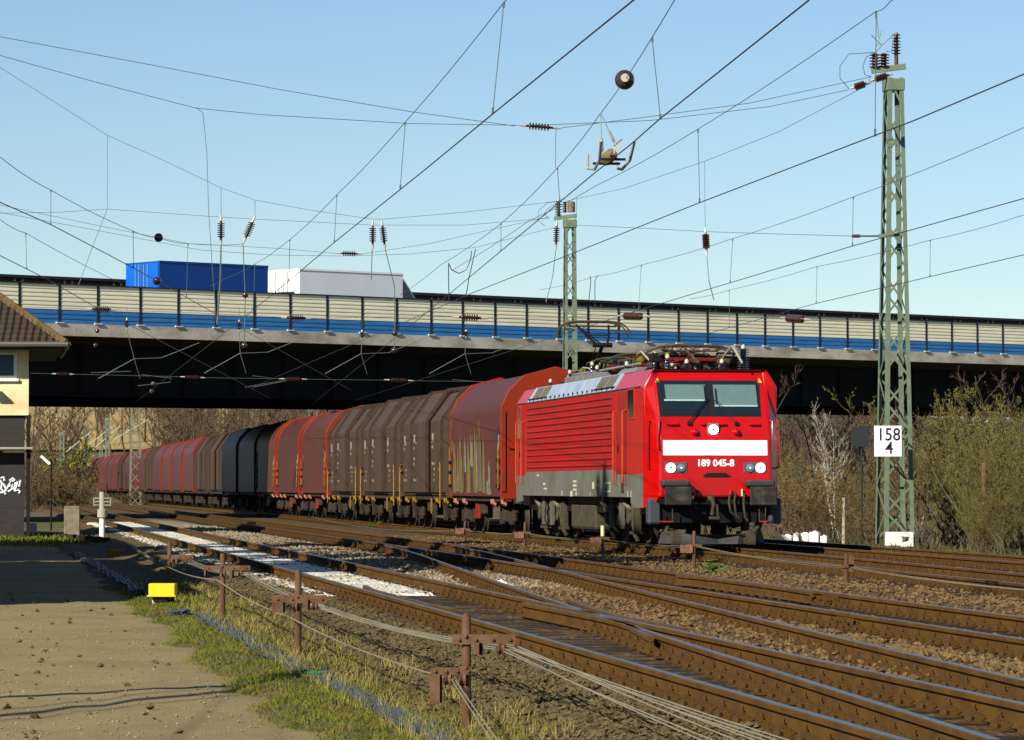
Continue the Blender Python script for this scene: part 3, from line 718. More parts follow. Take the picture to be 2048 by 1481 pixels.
# unseen shed added at the left to lay its shade on the road
shed = thing('shade_shed', 'unseen long brick shed with a tiled gable roof, added left of the road for its shade', 'building', (0,0,0))
def hp(u, D, z): return V((X_of(u, D), D, z))
BRK2 = mat('shade_shed_red_brown_brick', (.20,.09,.055), .9, 0, var=.3, vscale=4)
for (D0, D1, u0_, u1_, h, rd) in ((50, 75, -8.5, -2.6, 4.9, 2.3), (80, 99, -9, -3.0, 5.8, 2.6)):
    q = MB(); q.prism([hp(u0_,D0,-.6), hp(u1_,D0,-.6), hp(u1_,D1,-.6), hp(u0_,D1,-.6)], (0,0,h)); q.build('shade_shed_wall', BRK2, shed)
    um = (u0_+u1_)/2; z = h-.6
    q = MB(); q.loft([[hp(u0_-.5,D,z-.1), hp(um,D,z+rd), hp(u1_+.5,D,z-.1)] for D in (D0-.4, D1+.4)]); q.build('roof', TIL, shed)
# ================================================================== the locomotive
TRZ = math.atan(.1506)+pi
RED = mat('traffic_red_paint', (.43,.004,.006), .32, 0, col2=(.36,.006,.008), vscale=.9, spec=.4, coat=.15, bump=.02, bscale=8)
REDS = mat('dusty_red_paint', (.345,.024,.016), .55, 0, col2=(.27,.032,.020), vscale=1.1, stretch=(1,.6,1.6), spec=.3)
def streaks(m, col, sc, lo, hi):
    n = m.node_tree.nodes; l = m.node_tree.links; b = n['Principled BSDF']; src = b.inputs['Base Color'].links[0].from_socket
    tc = n.new('ShaderNodeTexCoord'); mp = n.new('ShaderNodeMapping'); mp.inputs['Scale'].default_value = sc; l.new(tc.outputs['Object'], mp.inputs[0])
    t = n.new('ShaderNodeTexNoise'); t.inputs['Scale'].default_value = 1; t.inputs['Detail'].default_value = 5; l.new(mp.outputs[0], t.inputs['Vector'])
    r = n.new('ShaderNodeMapRange'); r.inputs[1].default_value = lo; r.inputs[2].default_value = hi; r.inputs[4].default_value = .75; l.new(t.outputs['Fac'], r.inputs[0])
    x = n.new('ShaderNodeMix'); x.data_type = 'RGBA'; l.new(r.outputs[0], x.inputs[0]); l.new(src, x.inputs[6]); x.inputs[7].default_value = (*col, 1); l.new(x.outputs[2], b.inputs['Base Color'])
streaks(RED, (.26,.010,.010), (2.2,2.2,.45), .55, .80); streaks(REDS, (.10,.022,.016), (.5,1.3,.22), .56, .74)
SKIRT = mat('dusty_grey_skirt', (.155,.155,.135), .7, 0, col2=(.115,.11,.09), vscale=1.6)
ROOFG = mat('light_grey_roof', (.36,.42,.50), .55, 0, col2=(.27,.32,.39), vscale=2.0)
GRILL = mat('brown_roof_grille', (.145,.13,.105), .75, 0, col2=(.10,.09,.07), vscale=9)
BOGIE = mat('brake_dust_brown', (.044,.038,.026), .9, 0, col2=(.080,.070,.048), vscale=5, bump=.3, bscale=30)
BUFF = mat('greasy_buffer_plate', (.035,.035,.036), .5, .3, col2=(.12,.10,.07), vscale=3.5, mixr=(.5,.7))
GREYB = mat('grey_blind', (.33,.37,.35), .8, 0, var=.1, vscale=3)
DARKW = mat('dark_cab_interior', (.012,.015,.018), .6)
GASK = mat('black_rubber', (.012,.012,.014), .5)
YEL = mat('warning_yellow', (.80,.45,.02), .5)
REDP = mat('signal_red', (.55,.02,.015), .5)
PANR = mat('red_pantograph_frame', (.17,.022,.014), .7, 0, col2=(.07,.018,.012), vscale=6)
GRN = mat('green_yellow_cylinder', (.12,.145,.03), .5, 0, var=.3, vscale=6)
LENS = mat('lamp_lens', (.35,.42,.5), .06, .6)
LAMP = mat('lit_headlamp', (1,.98,.9), .2, emit=((1,.98,.9), 2.6))
PORC = mat('dark_blue_insulator', (.03,.035,.05), .25, 0, coat=.5)
def glass_mat():
    m = bpy.data.materials.new('window_glass'); m.use_nodes = True; n = m.node_tree.nodes; l = m.node_tree.links
    n.clear(); o = n.new('ShaderNodeOutputMaterial'); t = n.new('ShaderNodeBsdfTransparent'); t.inputs[0].default_value = (.82,.9,.9,1)
    g = n.new('ShaderNodeBsdfGlossy'); g.inputs['Roughness'].default_value = .03
    x = n.new('ShaderNodeMixShader'); x.inputs[0].default_value = .07; l.new(t.outputs[0], x.inputs[1]); l.new(g.outputs[0], x.inputs[2]); l.new(x.outputs[0], o.inputs[0]); return m
GLASS = glass_mat()

def stack(mb, c, r, h, n=5, ax=(0,0,1)):
    """a ribbed insulator"""
    pr = [(r*.45, 0)]
    for i in range(n):
        z = h*(i+.25)/n
        pr += [(r*.45, z-.004), (r, z+h*.12/n), (r*.95, z+h*.3/n), (r*.5, z+h*.42/n)]
    pr += [(r*.45, h)]
    return mb.lathe(pr, c, ax, 10)

def pantograph(root, s, up, face=1):
    p = bpy.data.objects.new('pantograph', None); C.objects.link(p); p.parent = root; p.location = (0, -s, 0)
    ins = MB()
    for x in (-.55, .55):
        for y in (-.7, .7): ins = MB(); stack(ins, (x, y, 3.92), .09, .22, 4); ins.build('insulator', PORC, p, smooth=True)
    b = MB()
    for x in (-.5, .5): b.bar((x,-1.0,4.18), (x,1.0,4.18), .07)
    for y in (-.95, 0, .95): b.bar((-.55,y,4.18), (.55,y,4.18), .07)
    b.build('base_frame', PANR if not up else BOGIE, p)
    g = MB(); g.lathe([(.07,0),(.085,.05),(.085,.45),(.05,.5)], (.35,.1*face,4.28), (0,-face,.05), 10); g.build('air_cylinder', GRN, p, smooth=True)
    ya = -.75*face
    if up: base = V((0, .35*face, 4.25)); el = V((0, -1.15*face, 4.93)); hd = V((0, .35*face, 5.50))
    else: base = V((0, .55*face, 4.25)); el = V((0, -1.1*face, 4.38)); hd = V((0, .75*face, 4.40))
    a = MB(); a.tube([base, el], [.065,.05], 8); a.tube([base+V((.18,-.2*face,-.05)), el+V((.18,0,-.08))], .016, 5)
    a.lathe([(.06,0),(.06,.5)], el-V((.25,0,0)), (1,0,0), 8); a.lathe([(.07,0),(.07,.9)], base-V((.45,0,0)), (1,0,0), 8)
    a.build('lower_arm', M_BLACK, p, smooth=True)
    a = MB()
    for k in (-1, 1): a.tube([el+V((k*.12,0,0)), el.lerp(hd,.5)+V((k*.30,0,0)), hd+V((k*.42,0,0))], [.035,.03,.025], 6)
    a.tube([el.lerp(hd,.5)-V((.3,0,0)), el.lerp(hd,.5)+V((.3,0,0))], .018, 5)
    a.tube([el, hd+V((.42,0,0))], .02, 5)
    a.build('upper_arm', M_BLACK if up else PANR, p, smooth=True)
    h = MB()
    for y in (-.22, .22):
        prof = [(-.98,-.13),(-.93,-.09),(-.82,-.05),(-.66,.0),(-.4,.02),(.4,.02),(.66,.0),(.82,-.05),(.93,-.09),(.98,-.13)] if not up else [(-.98,-.34),(-.93,-.20),(-.82,-.08),(-.66,.0),(-.4,.03),(.4,.03),(.66,.0),(.82,-.08),(.93,-.20),(.98,-.34)]
        h.tube([hd+V((x,y,z+.06)) for x, z in prof], [.02]*3+[.032]*4+[.02]*3, 6)
    h.tube([hd+V((-.62,-.22,0)), hd+V((-.62,.22,0))], .03, 6); h.tube([hd+V((.62,-.22,0)), hd+V((.62,.22,0))], .03, 6)
    h.tube([hd+V((-.62,0,-.03)), hd+V((.62,0,-.03))], .025, 6)
    h.box(hd+V((-.66,0,-.16)), (.14,.1,.07)); h.box(hd+V((.66,0,-.10)), (.12,.1,.07))
    h.build('contact_strip_head', BOGIE, p, smooth=True)
    if not up:
        w_ = MB()
        for k in range(3):
            x = -.35+.3*k; w_.tube([(x, .8, 4.28), (x+.12, .4, 4.50), (x+.1, -.2, 4.46), (x, -.7, 4.30)], .022, 6)
        w_.build('jumper_cable', mat('pale_cable', (.36,.34,.27), .6), p)
    return p

def make_loco():
    o = at(1286, 973, 80.1); o.z = 0
    ctr = o-V((cos(TRZ), sin(TRZ), 0))*1.49
    L = thing('electric_locomotive', 'bright red electric locomotive 189 045-8 with grey roof and raised pantograph heading the train', 'locomotive', ctr, TRZ)
    Lb = 18.35
    # --- body shell
    prof = [(1.49,1.10),(1.49,1.49),(1.49,2.35),(1.49,2.75),(1.49,3.52),(1.25,3.90)]
    def yf(z):
        if z >= 2.75: return .40-.48*(z-2.75)
        if z >= 2.35: return .52-.3*(z-2.35)
        return .60-.08*(z-1.10)/1.25 if z > 1.3 else .58
    def xf(z): return 1.235 if z < 2.75 else 1.235-.03*(z-2.75)/.9
    fx = [xf(z) for _, z in prof]; fx[-1] = 1.215
    def ring(y, pr): return [V((x,y,z)) for x, z in pr]+[V((-x,y,z)) for x, z in reversed(pr)]
    def nose(sg):
        pr = [(fx[i], z) for i, (_, z) in enumerate(prof)]
        r = [V((x, sg*yf(z), z)) for x, z in pr]+[V((-x, sg*yf(z), z)) for x, z in reversed(pr)]
        return [V((p.x, p.y if sg > 0 else p.y-Lb, p.z)) for p in r]
    mb = MB(); rings = [nose(1), ring(0, prof), ring(-Lb, prof), nose(-1)]
    mb.loft(rings, caps=False); n = 12
    for R in (rings[0], rings[3]):
        for i in range(5): mb.quad(R[i], R[i+1], R[n-2-i], R[n-1-i])
    for i in range(3): mb.quad(rings[i][0], rings[i+1][0], rings[i+1][n-1], rings[i][n-1])
    body = mb.build('body', RED, L, weld=True, bevel=.045)
    # front plane helper (sg: 1 front face)
    nn = V((0,1,.48)).normalized()
    def fp(x, z, off=0.0):
        if z >= 2.75: return V((x, yf(z), z))+nn*off
        return V((x, yf(z)+off, z))
    # --- side panels with beads, skirts, doors on both sides
    for k in (1, -1):
        sx = k*1.49
        m = MB()
        m.bx(sx, sx+k*.006, -16.55, -3.5, 1.72, 3.50)
        for i in range(11):
            z = 1.83+i*.1525
            m.prism([(sx+k*.005,-16.35,z-.038),(sx+k*.035,-16.35,z-.012),(sx+k*.035,-16.35,z+.012),(sx+k*.005,-16.35,z+.030)], (0,12.55,0))
        m.build('side_panel', REDS, L)
        m = MB()
        yz = [(-18.3,1.10),(-.02,1.10),(-.02,1.60),(-3.2,1.60),(-3.55,1.715),(-16.5,1.715),(-16.8,1.62),(-18.3,1.62)]
        m.prism([(sx+k*.0,y,z) for y, z in yz], (k*.009,0,0))
        m.prism([(sx-k*.03,y,z) for y, z in [(-1.45,1.10),(-.02,1.10),(-.02,.87),(-1.15,.87),(-1.45,.98)]], (k*.039,0,0))
        m.prism([(sx-k*.03,y,z) for y, z in [(-18.3,1.10),(-17.3,1.10),(-17.3,.95),(-18.3,.90)]], (k*.039,0,0))
        m.build('skirt', SKIRT, L)
        # red cheek apron below the nose corner
        m = MB(); m.prism([(k*1.49,-.01,.87),(k*1.30,.33,.93),(k*1.235,.50,1.10),(k*1.235,.55,1.5),(k*1.49,-.01,1.5)], (-k*.02,-.02,0)); m.build('corner_apron', RED, L)
        for (a, b) in ((-2.05,-3.15), (-16.95,-17.8)):
            d = MB(); d.bx(sx, sx+k*.012, a, b, 1.62, 3.44); d = d.build('door', REDS, L, bevel=.01)
            r_ = MB()
            for y in (a+.04, b-.02):
                r_.tube([(sx,y,3.05),(sx+k*.09,y,3.02),(sx+k*.09,y,1.42),(sx,y,1.38)], .022, 6)
            r_.build('handrail', mat('worn_red_handrail', (.45,.10,.06), .4, .2), L)
            h = MB(); h.bx(sx+k*.012, sx+k*.028, b+.12, b+.24, 2.1, 2.24); h.build('door_handle', M_BLACK, d)
        m = MB(); m.bx(sx, sx+k*.012, -2.28, -2.62, 1.18, 1.55); m.build('step_recess', mat('rusty_step_recess', (.04,.025,.018), .9), L)
        m = MB(); m.bx(sx, sx+k*.012, -3.95, -3.60, 2.55, 3.30); m.build('warning_sticker', mat('orange_sticker', (.55,.10,.02), .6), L) if False else None
        # cab side windows, one each end
        for (a, b, c0, c1) in ((-1.0,-1.72,2.86,3.47), (-17.5,-17.9,2.6,3.42)):
            f = MB(); f.cbox((sx+k*.006,(a+b)/2,(c0+c1)/2), (.03,abs(b-a)+.10,c1-c0+.10), .014); f = f.build('window_frame', mat('orange_lit_frame', (.42,.06,.02), .45), L)
            g = MB(); g.bx(sx+k*.022, sx+k*.026, a, b, c0, c1); g.build('window_pane', mat('dark_window_glass', (.01,.012,.014), .06, 0, coat=1), f)
        # little white stencils on the skirt
        st = MB(); r = random.Random(4)
        for (y, z, w_, h_) in ((-4.3,1.42,.55,.03),(-4.3,1.22,.55,.03),(-4.05,1.32,.04,.2),(-4.6,1.32,.04,.2),(-4.85,1.32,.09,.26),(-5.0,1.15,.04,.3),(-5.6,1.36,.25,.05),(-6.3,1.36,.28,.16),(-8.9,1.36,.5,.06),(-8.9,1.46,.5,.05),(-8.9,1.26,.5,.05),
                               (-1.8,1.17,.06,.14),(-1.4,1.17,.06,.14),(-5.9,1.17,.08,.15),(-6.7,1.16,.05,.1),(-9.4,1.16,.35,.13),(-8.7,1.16,.14,.09),(-10.8,1.17,.1,.12),(-13.6,1.40,.3,.06),(-13.4,1.28,.5,.04),(-14.6,1.62,.3,.05)):
            st.bx(sx+k*.009, sx+k*.012, y-w_/2, y+w_/2, z-h_/2, z+h_/2)
        st.build('stencil_marks', mat('dusty_white_stencil', (.50,.50,.42), .8), L)
        dd = MB()
        for (y, w_, z0, z1) in ((-7.4,.42,2.55,3.50),(-7.55,.5,2.3,2.9),(-11.6,.45,1.9,3.5),(-7.8,.35,1.75,2.35)):
            dd.bx(sx+k*.0362, sx+k*.0372, y-w_/2, y+w_/2, z0, z1) if False else None
        # roof bevel
        bn = V((.38,0,.24)).normalized(); bn.x *= k
        def bv(y, t, off): return V((k*(1.49-.24*t), y, 3.52+.38*t))+bn*off
        def bev(name, y0, y1, t0, t1, off, m_, par=L):
            q = MB(); q.prism([bv(y0,t0,0), bv(y1,t0,0), bv(y1,t1,0), bv(y0,t1,0)], bn*off); return q.build(name, m_, par)
        rp = bev('roof_panel', -3.5, -16.4, .0, 1.0, .012, ROOFG)
        bev('roof_grille', -4.0, -5.05, .2, .95, .018, GRILL, rp); bev('roof_grille', -5.15, -6.3, .2, .95, .018, GRILL, rp)
        bev('roof_grille', -13.6, -14.7, .2, .95, .018, GRILL, rp); bev('roof_grille', -14.8, -15.9, .2, .95, .018, GRILL, rp)
        q = MB()
        for i in range(19): y = -3.8-i*.68; q.bar(bv(y,.02,.0), bv(y,.17,.05), .03)
        q.bar(bv(-3.6,.16,.03), bv(-6.4,.16,.03), .025); q.bar(bv(-13.6,.16,.03), bv(-16.3,.16,.03), .025)
        q.build('roof_drip_bars', M_BLACK, rp)
        q = MB(); q.bx(k*1.485, k*1.515, -18.3, -.3, 3.505, 3.525); q.build('gutter', mat('dark_gutter', (.06,.05,.05), .7), L)
    # top of the roof
    m = MB(); m.bx(-1.2, 1.2, -16.4, -2.4, 3.90, 3.915); m.build('roof_deck', mat('dirty_roof_deck', (.10,.095,.085), .85, 0, var=.4), L)
    m = MB()
    m.prism([(1.25,-2.6,3.9),(1.25,-4.6,3.9),(1.12,-4.6,4.02),(1.12,-2.6,4.02)], (-.25,0,0)); m.bx(.6,1.2,-12.2,-7.6,3.9,4.06); m.bx(-1.2,-.6,-15,-6,3.9,4.08)
    m.build('roof_equipment_box', mat('grey_roof_box', (.20,.20,.20), .8, 0, var=.3), L, bevel=.02)
    pantograph(L, 14.7, True, -1); pantograph(L, 2.9, False, 1); pantograph(L, 6.6, False, -1); pantograph(L, 10.8, False, 1)
    r = random.Random(5)
    for (x, y, h) in ((.75,-1.0,.34),(-.9,-.75,.62),(.3,-1.1,.2),(-.45,-.9,.2),(.95,-4.9,.30),(1.0,-8.6,.34),(.95,-9.6,.5),(1.0,-12.6,.36),(.9,-13.3,.25),(.2,-8.7,.34),(-.5,-9.0,.3),(-.1,-4.8,.3),(.8,-16.9,.22)):
        m = MB(); stack(m, (x,y,3.91), .085 if h < .6 else .14, h*.75, 4 if h < .6 else 9); m.build('insulator', PORC, L, smooth=True)
        m = MB(); m.lathe([(.045,0),(.05,.03),(.036,.07),(.015,.09)], (x,y,3.91+h*.75), n=10); m.build('insulator_cap', mat('pale_metal_cap', (.55,.52,.42), .5), L, smooth=True)
    for i in range(24):
        x = r.uniform(-.9,.95); y = r.uniform(-13,-1.2); m = MB()
        m.tube([(x,y,4.0),(x+r.uniform(-.1,.1),y+.5,4.25+r.uniform(0,.18)),(x+r.uniform(-.3,.3),y+1.2,4.28+r.uniform(0,.15)),(x+r.uniform(-.3,.3),y+1.8,4.02)], r.choice([.018,.024,.03]), 6)
        m.build('roof_cable', [BOGIE, M_BLACK, mat('pale_cable', (.36,.34,.27), .6)][i % 3], L, smooth=True)
    for (y0, y1, x, z) in ((-3.2,-9.8,.95,4.12),(-9.8,-13.2,.85,4.15),(-4.0,-12.0,-.3,4.2)):
        m = MB(); m.tube([(x,y0,z),(x,y1,z)], .026, 6); m.build('roof_busbar', mat('bare_busbar', (.42,.42,.40), .45, .5), L)
    for i in range(12):
        x = r.uniform(-.8,.8); y = r.uniform(-9,-1.3); m = MB(); m.cbox((x,y,4.0+r.uniform(0,.25)), (r.uniform(.1,.4),r.uniform(.15,.5),r.uniform(.06,.2)), .02); m.build('roof_apparatus', [M_BLACK, BOGIE, PANR][i % 3], L)
    for y in (-15.6,-16.2): m = MB(); m.lathe([(.10,0),(.10,.22),(.06,.26)], (.6,y,3.93), (.15,1,.15), 10); m.build('air_horn', M_BLACK, L, smooth=True)
    # --- front
    def plate(x0, x1, z0, z1, off, th, m_, name, par=L):
        q = MB(); q.prism([fp(x0,z0,off), fp(x1,z0,off), fp(x1,z1,off), fp(x0,z1,off)], (nn if z0 >= 2.75 else V((0,1,0)))*th); return q.build(name, m_, par)
    gk = MB(); gk.prism([fp(1.18,2.85,0), fp(-1.06,2.85,0), fp(-1.09,3.645,0), fp(1.235*.97,3.645,0)], nn*.006); ws = gk.build('windscreen', GASK, L)
    for (x0, x1, b, lab) in ((.10,1.12,3.22,0), (-1.02,-.02,3.10,1)):
        plate(x0, x1, 2.90, 3.60, .007, .002, DARKW, 'cab_interior', ws)
        plate(x0+.02, x1-.10 if lab == 0 else x1-.03, b, 3.55, .010, .002, GREYB, 'window_blind', ws)
        plate(x0+.02, x1-.06 if lab == 0 else x1-.03, b-.03, b, .010, .003, M_WHITE, 'blind_rail', ws)
        plate(x0, x1, 2.89, 3.61, .022, .004, GLASS, 'window_pane', ws)
    for s_ in (1, -1):
        wv = MB(); x0 = .52*s_+.03
        wv.bar(fp(x0,2.70,.05), fp(x0-s_*.47,3.22,.045), .02, .016); wv.bar(fp(x0+s_*.05,2.70,.05), fp(x0-s_*.42,3.22,.045), .012, .012); wv.bar(fp(x0-s_*.40,3.12,.035), fp(x0-s_*.40,3.52 if s_ > 0 else 3.46,.035), .022, .016)
        wv.lathe([(.05,0),(.05,.05)], fp(x0,2.69,.0), nn, 10); wv.build('wiper', M_BLACK, L)
        t = MB(); cx = 1.165*s_ if s_ > 0 else -1.10; t.prism([fp(cx-.055,3.60,.002), fp(cx+.055,3.60,.002), fp(cx,3.70,.002)], nn*.004); t.build('warning_triangle', YEL, L)
    for (x0, x1) in ((.78,1.05), (-.28,.30), (-1.02,-.78)):
        q = MB(); q.tube([fp(x0,2.68,0), fp(x0+.03,2.68,.05), fp(x1-.03,2.68,.05), fp(x1,2.68,0)], .022, 6); q.build('grab_rail', RED, L, smooth=True)
    for x in (.45,-.47):
        q = MB(); q.lathe([(.02,0),(.075,.01),(.06,.10),(.03,.13)], fp(x,2.53,0), (0,1,-.2), 10); q.build('front_socket', RED, L, smooth=True)
    plate(-1.15, 1.15, 2.01, 2.335, .002, .004, mat('white_front_band', (.88,.87,.82), .35), 'white_front_band')
    hd = MB(); hd.cbox(fp(0.03,2.566,.012), (.28,.06,.28), .03); hh = hd.build('top_lamp_housing', mat('grey_lamp_housing', (.22,.15,.15), .5), L)
    def lamp(x, z, y, lit, par, r_=.105):
        q = MB(); q.lathe([(r_,0),(r_,.02),(r_*.85,.026)], (x,y,z), (0,1,0), 20); q.build('headlight', LAMP if lit else LENS, par, smooth=True)
        q = MB(); q.lathe([(r_*.26,.027),(r_*.26,.034)], (x,y,z), (0,1,0), 12); q.build('lamp_centre', M_BLACK if lit else M_WHITE, par)
    lamp(.03, 2.566, yf(2.566)+.042, True, hh)
    for s_ in (1, -1):
        hd = MB(); cx = .87*s_ ; hd.cbox((cx, yf(1.74)+.004, 1.738), (.50,.03,.235), .012); hh = hd.build('headlight_housing', mat('dark_lamp_housing', (.10,.09,.09), .5), L)
        lamp(cx+.12*s_, 1.738, yf(1.74)+.02, True, hh); lamp(cx-.11*s_, 1.738, yf(1.74)+.02, False, hh, .09)
    tv, tf = text_mb('189 045-8', .212, .0075, .95)
    q = MB(); q.add([(-x, yf(1.835)+.004, 1.835+z) for x, y, z in tv], tf); q.build('running_number', M_WHITE, L, fix=False)
    m = MB(); m.prism([(.30,.60,1.56),(-.32,.60,1.56),(-.22,.60,1.63),(.20,.60,1.63)], (0,.012,0)); m.build('coupling_cutout', GASK, L)
    for x in (1.36, -1.36):
        q = MB(); sgn = 1 if x > 0 else -1
        q.tube([(x*1.0,.20,2.75),(x+sgn*.09,.26,2.74),(x+sgn*.11,.30,2.0),(x+sgn*.09,.30,1.75),(x*.98,.26,1.72)], .022, 6); q.build('corner_handrail', RED, L, smooth=True)
        q = MB(); q.tube([(sgn*1.22,.44,2.78),(sgn*1.27,.50,2.75),(sgn*1.27,.58,2.15),(sgn*1.22,.55,2.12)], .018, 6); q.build('corner_handrail', RED, L, smooth=True)
    # headstock, buffers, coupling
    m = MB(); m.bx(-1.22,1.22,-.4,.50,.95,1.488); m.bx(-1.15,1.15,-.6,.30,.55,.95); m.build('headstock', M_BLACK, L)
    for x in (.90, -.97):
        m = MB(); m.lathe([(.20,0),(.20,.12),(.13,.14),(.13,.45)], (x,.5,1.13), (0,1,0), 14); m = m.build('buffer', M_BLACK, L, smooth=True)
        q = MB(); q.cbox((x,.98,1.13), (.60,.05,.40), .06); q.build('buffer_plate', BUFF, m)
        q = MB(); q.cbox((x+.03,.74,1.405), (.60,.36,.13), .03); q.build('buffer_cover', mat('dark_grey_cover', (.045,.047,.05), .6), L)
    m = MB(); m.lathe([(.07,0),(.07,.25),(.05,.3)], (.12,.5,1.12), (0,1,-.2), 8); m.tube([(.12,.78,1.10),(.10,.83,.95),(.13,.82,.72)], .045, 6); m.tube([(.02,.80,.95),(.0,.80,.70)], .03, 6); m.box((.08,.80,.66), (.22,.07,.06)); m.build('screw_coupling', BOGIE, L)
    for (x, dz) in ((-.42,.72),(-.62,.66),(-.30,.8),(.5,.9)):
        m = MB(); m.tube([(x,.52,1.2),(x,.64,1.17),(x+.03,.68,1.0),(x-.02,.62,dz),(x-.08,.60,dz-.06)], .026, 6); m.build('brake_hose', BOGIE, L, smooth=True)
    for x in (.40,-.32): m = MB(); m.lathe([(.035,0),(.03,.1)], (x,.62,1.16), (0,0,1), 8); m.build('red_tap', REDP, L)
    m = MB(); m.bx(-.58,-.55,.62,.65,1.13,1.28); m.build('yellow_tap', mat('cream_tap', (.6,.55,.3), .6), L)
    for x in (1.30, -1.36):
        m = MB(); m.cbox((x,.20,.80), (.28,.36,.56), .04); m.build('step_box', mat('dark_slate_box', (.055,.06,.07), .6), L)
        m = MB(); m.tube([(x*.72,.50,.85),(x*.72,.50,.58),(x*.95,.50,.58),(x*.95,.50,.85)], .016, 5); m.build('shunter_step', BOGIE, L)
        m = MB(); m.bx(x*.72,x*.95,.515,.525,.567,.585); m.build('step_edge', REDP, L)
    pl = MB(); pl.prism([(1.1,.15,.38),(.55,.48,.30),(-.55,.48,.30),(-1.1,.15,.38),(-1.18,.12,.10),(-.5,.52,.09),(.5,.52,.09),(1.18,.12,.10)], (0,-.04,0)); pl.build('rail_plough', mat('dusty_plough', (.06,.06,.055), .8, 0, var=.4), L)
    for x in (.78,-.78): m = MB(); m.tube([(x*1.35,-.1,.85),(x*1.4,.05,.6),(x*1.25,.2,.36),(x,.3,.3)], .09, 8); m.cbox((x,.33,.22),(.34,.12,.30),.03); m.build('guard_iron', BOGIE, L, smooth=True)
    # underframe and bogies
    m = MB(); m.bx(-1.2,1.2,-17.9,-.6,.72,1.10); m.build('underframe', M_BLACK, L)
    m = MB(); m.cbox((0,-9.2,.62), (2.5,3.4,.62), .06); m.build('transformer_tank', BOGIE, L)
    for bc in (-4.25, -14.15):
        b = bpy.data.objects.new('bogie', None); C.objects.link(b); b.parent = L; b.location = (0, bc, 0)
        for k in (1, -1):
            x = k*1.08; fr = MB()
            fr.prism([(x,-2.3,.86),(x,-2.1,.95),(x,-.9,.95),(x,-.55,.72),(x,.55,.72),(x,.9,.95),(x,2.1,.95),(x,2.3,.86),(x,2.2,.75),(x,1.0,.72),(x,.6,.46),(x,-.6,.46),(x,-1.0,.72),(x,-2.2,.75)], (k*.14,0,0))
            fr.build('bogie_frame', BOGIE, b)
        for yw in (-1.45, 1.45):
            for k in (1, -1):
                q = MB(); q.lathe([(.625,0),(.655,.02),(.655,-.02),(.63,-.04)][:2]+[(.625,.13),(.56,.13),(.52,.09),(.2,.07),(.2,.0)], (k*.70,yw,.635), (k,0,0), 28); wv = q.build('wheel', mat('wheel_steel', (.06,.052,.042), .7, .2, var=.3), b, smooth=True)
                q = MB(); q.cbox((k*1.12,yw,.62), (.26,.46,.40), .05); q.lathe([(.14,0),(.14,.06),(.10,.08)], (k*1.25,yw,.62), (k,0,0), 12); q.build('axle_box', BOGIE, b)
                for dy in (-.36,.36):
                    q = MB(); pts = [(k*1.14+.085*cos(t*.7), yw+dy+.085*sin(t*.7), .62+t*.0085) for t in range(0, 46)]; q.tube(pts, .022, 5); q.build('coil_spring', BOGIE, b, smooth=True)
                q = MB(); q.tube([(k*1.27,yw-.65,1.0),(k*1.27,yw-.30,.92),(k*1.27,yw+.02,.84)], [.075,.075,.045], 8); q.build('damper', mat('pale_dusty_damper', (.16,.145,.11), .8), b, smooth=True)
                q = MB(); q.bar((k*1.24,yw+.30,1.05), (k*1.26,yw+.52,.34), .10, .08); q.bar((k*1.24,yw+.46,1.05), (k*1.24,yw+.76,.40), .07, .07); q.box((k*1.22,yw+.5,.30),(.16,.75,.06)); q.build('brake_lever', BOGIE, b)
                q = MB(); q.tube([(k*1.0,yw-.6,.5),(k*1.05,yw-.72,.28),(k*.95,yw-.70,.1)], .05, 6); q.build('sand_pipe', BOGIE, b)
        for k in (1, -1):
            for y in (-.62, .62):
                q = MB()
                for dy in (-.14,.14): q.bar((k*1.30,y+dy,1.06), (k*1.30,y+dy*.9,.40), .07, .05)
                for z in (1.04,.72,.42): q.box((k*1.30,y,z), (.05,.30,.08))
                q.build('bracket', mat('dusty_bracket', (.13,.125,.105), .8, 0, var=.3), b)
            q = MB(); q.tube([(k*1.22,-.3,.9),(k*1.22,.5,.62)], .04, 6); q.build('traction_rod', BOGIE, b)
            q = MB(); q.cbox((k*1.22,2.15,.66), (.14,.34,.72), .02); q.build('sand_box', BOGIE, b)
            q = MB(); q.tube([(k*1.3,-.35,.95),(k*1.34,-.3,.5),(k*1.32,.1,.3),(k*1.34,.42,.55),(k*1.3,.45,.95)], .016, 5); q.build('earth_cable', M_BLACK, b)
    return L
loco = make_loco()

# ================================================================== the wagons
TARP = mat('faded_red_tarpaulin', (.105,.030,.024), .55, 0, col2=(.070,.029,.023), vscale=.9, stretch=(1,.6,1.4), mixr=(.35,.62), spec=.30, bump=.45, bscale=2.0)
TARP2 = mat('dull_maroon_tarpaulin', (.088,.026,.023), .55, 0, col2=(.062,.028,.024), vscale=.9, stretch=(1,.6,1.4), mixr=(.35,.62), spec=.30, bump=.45, bscale=2.0)
HOOD = mat('brown_steel_hood', (.080,.054,.038), .6, 0, col2=(.058,.042,.031), vscale=1.0, stretch=(1,1,.5), mixr=(.35,.65), bump=.08, bscale=3)
HRIB = mat('dark_brown_hood_rib', (.062,.041,.031), .6, 0, var=.3)
WRED = mat('bright_red_end_wall', (.235,.034,.018), .55, 0, col2=(.165,.034,.02), vscale=1.6)
WFR = mat('brown_wagon_frame', (.050,.036,.027), .85, 0, col2=(.030,.023,.018), vscale=4, bump=.2)
WYEL = mat('worn_yellow_grip', (.36,.23,.03), .6, 0, col2=(.20,.12,.03), vscale=6)
STEN = mat('worn_white_stencil', (.33,.29,.25), .8, 0, var=.3, vscale=10)
HW = 1.50
